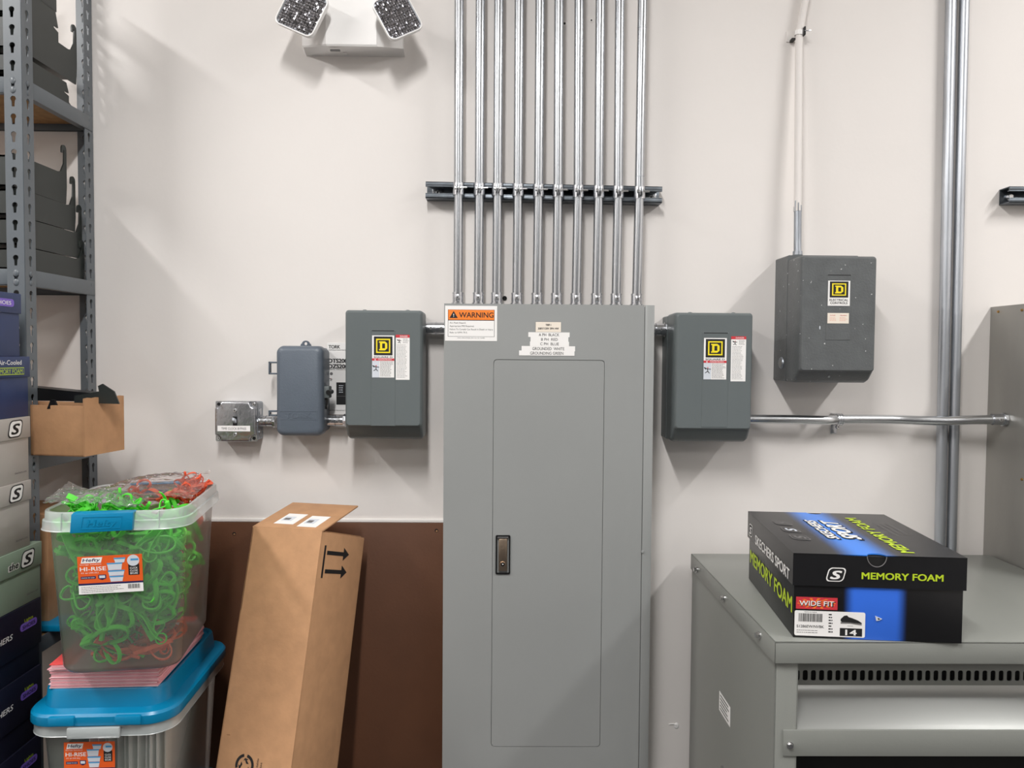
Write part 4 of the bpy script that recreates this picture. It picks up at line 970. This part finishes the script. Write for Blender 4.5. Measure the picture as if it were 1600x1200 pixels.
def scatter(mat, n, cat_label, grp, pos, scale=(.95, 1.3)):
    protos = []
    for kd in (0, 1, 2):
        m = strap_mesh(kd, mat); o = m.build('silicone_strap', label=cat_label, category='strap', group=grp); protos.append(o)
    probes = [[v.co.copy() for v in list(o.data.vertices)[::7]] for o in protos]
    for k in range(n):
        kd = k if k < 3 else (k % 3 if r_.random() > .25 else 0)
        if k < 3: o = protos[k]
        else: o = protos[kd].copy(); C.objects.link(o)
        for tr in range(60):
            p_ = pos(k); sc = r_.uniform(*scale)*(1 if tr < 40 else .7)
            Rr = Euler((r_.uniform(-.8, .8), r_.uniform(-.8, .8), r_.uniform(0, 6.28))).to_matrix().to_4x4()
            face = Matrix.Rotation(PI/2*(1 if r_.random() < .7 else 0), 4, 'X')
            Lm = Matrix.Translation(p_) @ Matrix.Rotation(r_.uniform(-.5, .5), 4, 'Z') @ face @ Rr @ Matrix.Scale(sc, 4)
            if all(inside(Lm @ q) for q in probes[kd]): break
        o.matrix_world = MU @ Lm
def fits(z): f = z/Hup; return (.222+.029*f)/2-.018, (.285+.039*f)/2-.016
def pos_green(k):
    while True:
        z = r_.uniform(.03, Hup-.03); hw, hd = fits(z); y = -hd+r_.random()**1.6*hd*1.5; x = r_.uniform(-hw, hw)
        if z < .085 and x > .0: continue
        return Vector((x, y, z))
scatter(GREENS, 250, 'bright green silicone strap among many inside the upper clear tote', 'green straps in the upper tote', pos_green)
def pos_coral(k):
    while True:
        z = r_.uniform(.025, Hup-.02); hw, hd = fits(z); x = r_.uniform(-hw, hw)
        if z < .05: return Vector((r_.uniform(-.03, hw), r_.uniform(-hd, 0), z))
        if k % 3: return Vector((x, r_.uniform(hd*.62, hd), z))
scatter(CORALS, 60, 'coral silicone strap among many in the back and bottom of the upper tote', 'coral straps in the upper tote', pos_coral)
# clumps seen above the rim
def clump(c, n, spread, mat, lab, grp):
    scatter(mat, n, lab, grp, lambda k: Vector(c)+Vector((r_.gauss(0, spread[0]), r_.gauss(0, spread[1]), abs(r_.gauss(0, spread[2])))), (.5, .75))
clump((-.068, -.112, Hup-.012), 24, (.009, .009, .009), GREENS, 'bright green strap in the clump showing above the front left rim', 'green straps clumped at the tote top')
clump((.000, -.095, Hup-.012), 18, (.026, .016, .007), GREENS, 'bright green strap in the middle of the open tote top under film', 'green straps under film at the tote top')
clump((.082, .100, Hup-.008), 30, (.010, .012, .010), CORALS, 'coral strap in the clump above the back right rim', 'coral straps clumped at the tote top')
clump((.070, .02, Hup-.010), 10, (.015, .014, .006), CORALS, 'coral strap showing dimly under film at the right rim', 'coral straps under film at the right rim')
def bag(name, label, c, size, seed, mat, amp=.012, power=.55):
    b = bmesh.new(); bmesh.ops.create_icosphere(b, subdivisions=5, radius=1)
    for v in b.verts:
        n_ = v.co.normalized(); q = Vector([math.copysign(abs(k)**power, k) for k in n_]); v.co = Vector((q.x*size[0], q.y*size[1], q.z*size[2]))
        f = noise.noise(v.co*22+Vector((seed, 0, 0))); g = 1-abs(noise.noise(v.co*38+Vector((0, seed, 0))))*2
        v.co += n_*(amp*f+amp*.45*g)
    m = MB(MU @ Matrix.Translation(c)); m.merge(b, mat); return m.build(name, label=label, category='plastic bag', angle=60)
bag('clear_bag', 'clear plastic bag around the green straps in the upper tote', (-.004, -.058, Hup*.50), (.094, .066, Hup*.40), 3, FILM)
bag('clear_bag', 'clear plastic bag around the coral straps at the back of the upper tote', (0, .082, Hup*.52), (.096, .054, Hup*.42), 9, FILM2)
def drape(name, label, pts, mat, n=34, amp=.006, seed=0):
    """crumpled open film over a patch given by a function of u, v"""
    b = bmesh.new(); g = [[b.verts.new(pts(i/n, j/n)+Vector((0, 0, 1))*(amp*noise.noise(Vector((i*.35, j*.35, seed)))+amp*.6*(1-2*abs(noise.noise(Vector((i*.8, j*.8, seed+5))))))) for j in range(n+1)] for i in range(n+1)]
    for i in range(n):
        for j in range(n): b.faces.new((g[i][j], g[i+1][j], g[i+1][j+1], g[i][j+1]))
    m = MB(MU); m.merge(b, mat); return m.build(name, label=label, category='plastic bag', angle=60)
def top1(u, v):
    x = -.128+.165*u; y = -.150+.13*v; z = Hup+.002+.024*math.sin(PI*min(1, u*1.1))*math.sin(PI*(v*.75+.15))+.032*max(0, .28-u)/.28*(.4+.6*v)
    return Vector((x, y, z))
def top2(u, v):
    x = -.075+.195*u; y = -.055+.19*v; z = Hup-.002+.030*math.sin(PI*(u*.8+.15))*math.sin(PI*(v*.8+.1))+.028*max(0, v-.5)*u*2
    return Vector((x, y, z))
FILMT = clear('creased_bag_film', (240, 240, 238), .13, .1, .4, bump=1.0, bscale=35)
drape('bag_mouth', 'crumpled open mouth of the green strap bag, rising at front left of the tote', top1, FILMT, seed=2)
drape('bag_mouth', 'crumpled film over the coral straps, bulging at the back right of the tote', top2, FILM2, seed=8)

# ------------------------------------------------------------------ tall leaning carton
kc = .976; CX, CY, CZ, yaw_, lean_, rol_, Wb_, Db_ = -.4180*kc, (2-.2179)*kc-2, 1.65+(1.2376-1.65)*kc, -.3103, .2893, -.0188, .1882*kc, .2168*kc
A = (Matrix.Rotation(yaw_, 4, 'Z') @ Matrix.Rotation(-lean_, 4, 'X') @ Matrix.Rotation(rol_, 4, 'Y'))
O = Vector((CX, CY, CZ)); ax = A.to_3x3().col[0]; ay = A.to_3x3().col[1]; az = A.to_3x3().col[2]
Lb = (CZ + (ay*Db_).z)/az.z - .0005
Lb = min(Lb, (CZ + (ay*Db_ - ax*Wb_).z)/az.z - .0005)
MC = Matrix.Translation(O - ax*Wb_ - az*Lb) @ A      # origin at the front-left bottom corner
tc_ = thing('tall_carton', 'tall narrow brown cardboard carton leaning against the hardboard sheet', 'cardboard box', O-ax*Wb_-az*Lb, local=A)
m = MB(); e_ = .005
m.box(0, Wb_, 0, e_, 0, Lb, CARD, .0012); m.box(0, Wb_, Db_-e_, Db_, 0, Lb-.004, CARD, .0012); m.box(0, e_, 0, Db_, 0, Lb-.002, CARD, .0012); m.box(Wb_-e_, Wb_, .001, Db_-.001, 0, Lb-.002, CARD, .0012); m.box(0, Wb_, 0, Db_, 0, e_, CARD); m.build('box_body', tc_)
m = MB(); m.box(.001, Wb_-.001, .012, Db_-.008, Lb-.010, Lb-.006, CARDI, .001); m.box(Wb_-.012, Wb_-.004, .02, Db_-.010, Lb-.006, Lb+.001, CARDI, .001); m.build('inner_flap', tc_)
# raised top flap, hinged on the front top edge
p560 = None
MF = T(0, 0, Lb) @ Matrix.Rotation(lean_+.15, 4, 'X')
m = MB(MF); m.box(-.001, Wb_+.001, 0, .172, -.0035, .0005, CARD, .001); fl_ = m.build('top_flap', tc_)
m = MB(MF); rr_ = random.Random(9)
for x0_, x1_, y0_, y1_ in ((.040, .092, .025, .092), (.108, .158, .015, .085)):
    Mx = MF @ T(0, 0, .0008); m.rect(x0_, x1_, y0_, y1_, PAPER, T(0, 0, .0006), .0004); m.rect(x0_+.006, x1_-.018, y0_+.02, y1_-.02, PALE, T(0, 0, .0011), .0002); m.rect(x0_+.010, x1_-.026, y0_+.025, y1_-.03, GREYINK, T(0, 0, .0014), .0002)
m.build('shipping_label', fl_, label='white shipping label pieces under tape', smooth=False)
# arrows on the right face
def on_right(px, py):
    d = ray(px, py); n_ = ax; t_ = (O-CAM).dot(n_)/d.dot(n_); P_ = CAM+d*t_; q = P_-(O-ax*Wb_-az*Lb); return q.dot(ay), q.dot(az)
MRt = frame((Wb_+.0002, 0, 0), (0, 1, 0), (0, 0, 1), (1, 0, 0))
m = MB(); a0 = on_right(508.5, 852); a1 = on_right(502.5, 903)
ys0 = (a0[0]+a1[0])/2; m.box(ys0-.0035, ys0+.0035, a1[1], a0[1], 0, .0004, INK, M=MRt)
for (p0, p1) in (((511, 863.5), (545, 867)), ((507.5, 892.5), (541, 896))):
    u0 = on_right(*p0); u1 = on_right(*p1); zc_ = u0[1]; yt = u1[0]; hl = (u1[0]-u0[0])*.26
    m.box(u0[0], yt-hl, zc_-.0045, zc_+.0045, 0, .0004, INK, M=MRt); m.prism([(yt-hl, zc_-.015), (yt, zc_), (yt-hl, zc_+.015)], .0004, INK, MRt)
m.build('arrow_print', tc_, label='two black arrows beside a bar', smooth=False)
def on_front(px, py):
    d = ray(px, py); n_ = ay; t_ = (O-CAM).dot(n_)/d.dot(n_); P_ = CAM+d*t_; q = P_-(O-ax*Wb_-az*Lb); return q.dot(ax), q.dot(az)
MFr = frame((0, -.0002, 0), (1, 0, 0), (0, 0, 1), (0, -1, 0)); m = MB(); c_ = on_front(382, 1196); R_ = .023
for k in range(3):
    a0_ = PI/2+k*2*PI/3+.2; L_ = [a0_+j*(1.7/8) for j in range(9)]
    m.prism([(c_[0]+R_*math.cos(a_), c_[1]+R_*math.sin(a_)) for a_ in L_]+[(c_[0]+R_*.74*math.cos(a_), c_[1]+R_*.74*math.sin(a_)) for a_ in reversed(L_)], .0004, INK, MFr)
for k in range(3):
    a_ = PI/2+k*2*PI/3; q = Matrix.Translation((c_[0], c_[1], 0)) @ Matrix.Rotation(a_, 4, 'Z')
    m.prism([(.004, -.010), (.004, -.004), (.011, 0), (.009, .004), (.015, .001), (.013, -.008), (.011, -.004)], .0004, INK, MFr @ q)
m.text('recyclable', INK, MFr @ T(c_[0]+.031, c_[1]+.0, 0) @ Matrix.Rotation(PI/2, 4, 'Z'), .005, .036, 0, 0); m.text('please', INK, MFr @ T(c_[0]+.040, c_[1]-.0, 0) @ Matrix.Rotation(PI/2, 4, 'Z'), .005, .022, 0, 0)
m.build('recycling_print', tc_, label='black circular recycling mark', smooth=False)
c_ = on_front(357, 1148); m = MB(); m.box(c_[0]-.004, c_[0]+.004, -.0006, 0, c_[1]-.001, c_[1]+.001, CARDI, .0003); m.build('dent', tc_)

# ------------------------------------------------------------------ transformer cabinet
TBK = -.034; ZT = PY(1075, 865, TBK).z; TY = PZ(1217, 1003, ZT).y; TX0 = (PY(1075, 865, TBK).x+PZ(1217, 1003, ZT).x)/2; TX1 = GX-.005
tr_ = thing('transformer_cabinet', 'large grey steel transformer cabinet with louvred front, shoe box on top', 'transformer', ((TX0+TX1)/2, TY/2, 0))
lip = ZT-PY(1217, 1037, TY).z
m = MB(); m.box(TX0, TX1, TY, TBK, ZT-.003, ZT, TRANS, .0012)
m.box(TX0, TX1, TY, TY+.003, ZT-lip, ZT, TRANS, .0012); m.box(TX0, TX0+.003, TY, TBK, ZT-lip, ZT, TRANS, .0012); m.box(TX1-.003, TX1, TY, TBK, ZT-lip, ZT, TRANS, .0012); m.build('top_cover', tr_)
for px_, py_ in ((1089.5, 890), (1132, 934.5), (1187.5, 992.5)):
    p = PX(px_, py_, TX0); m = MB(); m.cyl(p, p+Vector((-.003, 0, 0)), .0072, SCREW, 16); m.cyl(p+Vector((-.003, 0, 0)), p+Vector((-.009, 0, 0)), .0052, SCREW, 6); m.build('hex_screw', tr_)
FY = TY+.008; fx1 = PY(1246, 1100, FY).x; z0b = PY(1240, 1143, TY).z; z1b = PY(1240, 1184, TY).z
m = MB(); m.box(TX0+.004, TX0+.007, FY, TBK-.002, .02, ZT-.003, TRANS); m.build('side_panel', tr_)
m = MB(); m.box(TX1-.007, TX1-.004, FY, TBK-.002, .02, ZT-.003, TRANS); m.build('side_panel', tr_)
m = MB(); m.box(TX0+.004, TX1-.004, TBK-.005, TBK-.002, .02, ZT-.003, TRANS); m.build('back_panel', tr_)
m = MB(); m.box(TX0+.004, fx1, FY, FY+.0025, .02, ZT-.006, TRANS, .0008); m.box(fx1-.002, fx1, FY, FY+.10, .02, ZT-.006, TRANS); m.build('corner_post', tr_)
m = MB(); m.box(TX1-(fx1-TX0), TX1-.004, FY, FY+.0025, .02, ZT-.006, TRANS, .0008); m.build('corner_post', tr_)
VY = FY+.062; za = PY(1300, 1036, VY).z; zc1 = PY(1300, 1070, VY).z
m = MB(); xs_ = fx1; n_s = 46; pitch = (PY(1600, 1050, VY).x-PY(1246, 1050, VY).x)/(354/12.75)
zm = (PY(1300, 1055, VY).z); hs = []
x_ = fx1+.002+pitch*.3
while x_ < TX1-.05:
    hs.append([(x_+q_[0], zm+q_[1]) for q_ in rrect(.0096, .0200, .0036, 3)]); x_ += pitch
m.plate([(fx1-.001, zc1), (TX1-.035, zc1), (TX1-.035, ZT-.004), (fx1-.001, ZT-.004)], hs, .002, TRANS, FR(0, VY, 0)); m.box(fx1, TX1-.035, VY+.02, VY+.022, zc1-.05, ZT-.004, DARK); m.build('vent_plate', tr_)
m = MB(); cr = []
for k in range(9):
    u = k/8; cr.append((VY+(FY-.001-VY)*(u**1.5), zc1+(z0b-.001-zc1)*u))
m.prism([(a_[0], a_[1]) for a_ in cr]+[(a_[0]+.002, a_[1]-.002) for a_ in cr[::-1]], TX1-.035-fx1, LOUV, frame((fx1, 0, 0), (0, 1, 0), (0, 0, 1), (1, 0, 0))); m.build('louvre', tr_)
bxl = PY(1225.5, 1160, TY).x
m = MB(); m.box(bxl, TX1-.006, FY-.003, FY-.0005, z1b, z0b, TRANS, .0008); m.box(fx1, TX1-.035, FY-.0005, FY+.03, z0b-.002, z0b, TRANS); m.box(fx1, TX1-.035, FY-.0005, FY+.03, z1b, z1b+.002, TRANS); m.build('front_bar', tr_)
p = PY(1234, 1164, FY-.003); m = MB(); m.cyl(p, p+Vector((0, -.002, 0)), .0062, SCREW, 16); m.cyl(p+Vector((0, -.002, 0)), p+Vector((0, -.006, 0)), .0045, SCREW, 6); m.build('hex_screw', tr_)
m = MB(); m.box(fx1, TX1-.035, VY+.04, VY+.042, .02, z1b+.01, DARK); m.box(fx1, TX1-.035, VY, VY+.04, z1b-.02, z1b-.018, DARK); m.build('dark_interior', tr_)
m = MB(); m.box(TX0+.004, TX1-.004, FY-.002, TBK-.002, 0, .14, TRANS, .002); m.box(fx1, TX1-.035, FY, FY+.003, .14, .70, TRANS); m.build('base', tr_)
q_ = [PX(a_, b_q, TX0+.0035) for a_, b_q in ((1124, 1081), (1141, 1104), (1141, 1133.5), (1124, 1113))]
y_a, y_b = q_[0].y, q_[1].y; zt_, zb_ = (q_[0].z+q_[1].z)/2, (q_[2].z+q_[3].z)/2
m = MB(); Mw = LT(TX0+.0038, y_a, zb_); W, H = y_a-y_b, zt_-zb_; m.rect(0, W, 0, H, PAPER, Mw, .0004); lines(m, INK, Mw, .1*W, .92*W, .08*H, .95*H, 5, .003, 12, .0005); m.build('rating_label', tr_, smooth=False, label='white printed label on the side')
p = PX(1130, 1200, TX0+.003); m = MB(); m.cyl(p, p+Vector((-.004, 0, 0)), .005, SCREW, 8); m.build('hex_screw', tr_)

# ------------------------------------------------------------------ black shoe box on the transformer
ks = (1.65-ZT)/(1.65-1.1335); BX, BY, BA, BW, BD, BH = .5393*ks, (2-.6079)*ks-2, -.1005, .2976*ks, .374*ks, .1565*ks
sb = thing('black_shoe_box', 'black and blue shoe box with lime lettering lying on the grey transformer', 'shoe box', (BX, BY, ZT+.0005), local=Matrix.Rotation(BA, 4, 'Z'))
BODYM = stripe_mat('black_card_blue_stripe', (22, 22, 24), (56, 112, 224), .086, .200, .022)
TOPM = stripe_mat('black_card_blue_stripe_top', (30, 30, 32), (50, 130, 232), .070, .185, .05)
LH = .058; m = MB()
m.box(0, BW, 0, BD, 0, BH-.004, BODYM, .0012); m.build('body', sb)
hole = [(BW*.485+.0165*math.cos(a_), BH-.001+.0185*math.sin(a_)*1.0) for a_ in [PI+k*PI/12 for k in range(13)]]
m = MB(); o_ = .0035
ot = [(-o_, BH-LH), (BW+o_, BH-LH), (BW+o_, BH)]+[(h_[0], h_[1]+.001) for h_ in hole[::-1]]+[(-o_, BH)]
m.prism(ot, .002, SHOEBLK, frame((0, -o_+.002, 0), (1, 0, 0), (0, 0, 1), (0, -1, 0)))
m.box(-o_, -o_+.002, -o_+.002, BD+o_, BH-LH, BH, SHOEBLK); m.box(BW+o_-.002, BW+o_, -o_+.002, BD+o_, BH-LH, BH, SHOEBLK); m.box(-o_, BW+o_, BD+o_-.002, BD+o_, BH-LH, BH, SHOEBLK)
bm_h = [(BW*.485+.0165*math.cos(a_), -o_+.0185*.75*math.sin(a_)) for a_ in [PI-k*PI/10 for k in range(11)]]
bk_h = [(BW*.485-.0165*math.cos(a_), BD+o_-.0165*math.sin(a_)) for a_ in [PI-k*PI/10 for k in range(11)]]
m.plate([(-o_, -o_)]+[(h_[0], h_[1]) for h_ in bm_h]+[(BW+o_, -o_), (BW+o_, BD+o_)]+bk_h+[(-o_, BD+o_)], [], .002, TOPM, T(0, 0, BH))
lidb = m.build('lid', sb)
m = MB(); m.box(BW*.485-.018, BW*.485+.018, -.0008, 0, BH-.03, BH-.0032, DARK); m.box(BW*.485-.018, BW*.485+.018, -.0008, .02, BH-.0038, BH-.0025, DARK); m.build('hole_shade', lidb)  # dark plates under the lid stand in for shade inside the hole
m = MB(); m.tube([(BW*.485+.0168*math.cos(a_), -o_-.0003, BH-.0012+.0188*math.sin(a_)) for a_ in [PI+k*PI/16 for k in range(17)]], .0008, GREYINK, 6); m.build('hole_edge', lidb)
m = MB(); Mw = frame((0, -o_-.0003, 0), (1, 0, 0), (0, 0, 1), (0, -1, 0)); zt_ = BH-LH*.62
m.text('MEMORY FOAM', LIME, Mw, .0125, .140, .187, zt_, bold=.035)
S_logo(m, Mw, .072, zt_, .031, PAPER, INK, PAPER, z=.0002); m.build('front_print', lidb, label='white badge and lime lettering', smooth=False)
Mt = frame((0, 0, BH+.0012), (0, 1, 0), (-1, 0, 0), (0, 0, 1)); m = MB()
m.text('MEMORY FOAM', LIME, Mt, .024, .30, .170, -.205, bold=.04); m.text('SKECHERS', INK, Mt, .024, .175, .198, -.106, .0004, bold=.09, shear=.3); m.text('SPORT', INK, Mt, .036, .175, .198, -.143, .0004, bold=.08, shear=.3); m.text('SKECHERS', PAPER, Mt, .020, .17, .200, -.106, .0007, bold=.05, shear=.3); m.text('SPORT', PAPER, Mt, .032, .165, .20, -.143, .0007, bold=.05, shear=.3)
for k in range(3): S_logo(m, Mt, .12+.065*k, -.042, .040, GREYINK, SHOEBLK, (GREYINK, PALE, GREYINK)[k])
for k, s_ in enumerate(('MEMORY FOAM INSOLE', 'COMFORT CUSHIONING', 'WITH PADDED SUPPORT')): m.text(s_, GREYINK, Mt, .007, (.12, .10, .11)[k], .22, -.240-.012*k)
m.build('top_print', lidb, label='white and lime lettering printed on the lid', smooth=False)
Ml_ = frame((-.0003, BD, 0), (0, -1, 0), (0, 0, 1), (-1, 0, 0)); m = MB()
m.text('MEMORY FOAM', LIME, Ml_, .030, .345, BD/2+.004, .058, bold=.035); m.build('side_print', sb, label='lime lettering on the side', smooth=False)
Ml2 = frame((-o_-.0003, BD, 0), (0, -1, 0), (0, 0, 1), (-1, 0, 0)); m = MB()
m.text('SKECHERS SPORT', PAPER, Ml2, .021, .275, .215, BH-LH+.014, bold=.03); S_logo(m, Ml2, .030, BH-LH+.022, .034, PAPER, INK, PAPER, z=.0002); m.build('side_title', lidb, label='white lettering along the lid side', smooth=False)
m = MB(); Mw = frame((0, -.0004, 0), (1, 0, 0), (0, 0, 1), (0, -1, 0))
m.rect(.004, .077, .053, .075, RED, Mw); rr_ = random.Random(2)
for k in range(14):
    a_ = k*2*PI/14; m.prism([(.040+.004*math.cos(a_+1.5), .064+.002*math.sin(a_+1.5)), (.040+.034*math.cos(a_), .064+.0095*math.sin(a_)), (.040+.034*math.cos(a_+.16), .064+.0095*math.sin(a_+.16))], .0001, ORANGE, Mw @ T(0, 0, .0003))
m.text('WIDE FIT', INK, Mw, .0100, .063, .0415, .0630, .0005, bold=.03); m.text('WIDE FIT', PAPER, Mw, .0095, .061, .0405, .0642, .0007, bold=.012)
m.build('wide_fit_sticker', sb, label='red sticker reading WIDE FIT', smooth=False)
m = MB(); m.prism([(p_[0]+.064, p_[1]+.027) for p_ in rrect(.124, .046, .003, 3)], .0004, PAPER, Mw); x_ = .009
while x_ < .050: w_ = rr_.choice((.0006, .0010, .0016)); m.box(x_, x_+w_, .030, .045, .0004, .0006, INK, M=Mw); x_ += w_+.0009
m.text('51286EW/NVBK', INK, Mw, .0052, .048, .030, .0215, .0006, bold=.01); m.text('MADE IN CHINA', INK, Mw, .002, .022, .030, .0478, .0006); lines(m, GREYINK, Mw, .006, .045, .008, .016, 2, .001, 4, .0005)
lines(m, INK, Mw, .062, .070, .010, .047, 7, .0022, 6, .0005)
m.prism([(.083, .033), (.083, .037), (.089, .043), (.094, .044), (.097, .041), (.104, .039), (.114, .035), (.120, .031), (.120, .029), (.100, .031), (.086, .031)], .0002, INK, Mw @ T(0, 0, .0004))
m.prism([(.083, .0285), (.100, .029), (.120, .0265), (.120, .0285), (.100, .0312), (.083, .0315)], .0002, GREYINK, Mw @ T(0, 0, .0005)); m.rect(.095, .105, .0245, .025, INK, Mw, .0006)
m.rect(.082, .121, .006, .0205, INK, Mw, .0006); m.text('14', PAPER, Mw, .0105, .019, .1015, .0132, .0008, bold=.04)
m.build('size_label', sb, label='white size label with barcode, shoe picture and number 14', smooth=False)
m = MB(); m.prism([(.143, .045), (.155, .040), (.150, .037), (.145, .036)], .0015, PALE, Mw); m.prism([(.147, .042), (.152, .040), (.148, .038)], .0017, INK, Mw); m.build('tear', sb, label='small tear in the blue stripe')
bpy.context.scene.cycles.transparent_max_bounces = 32
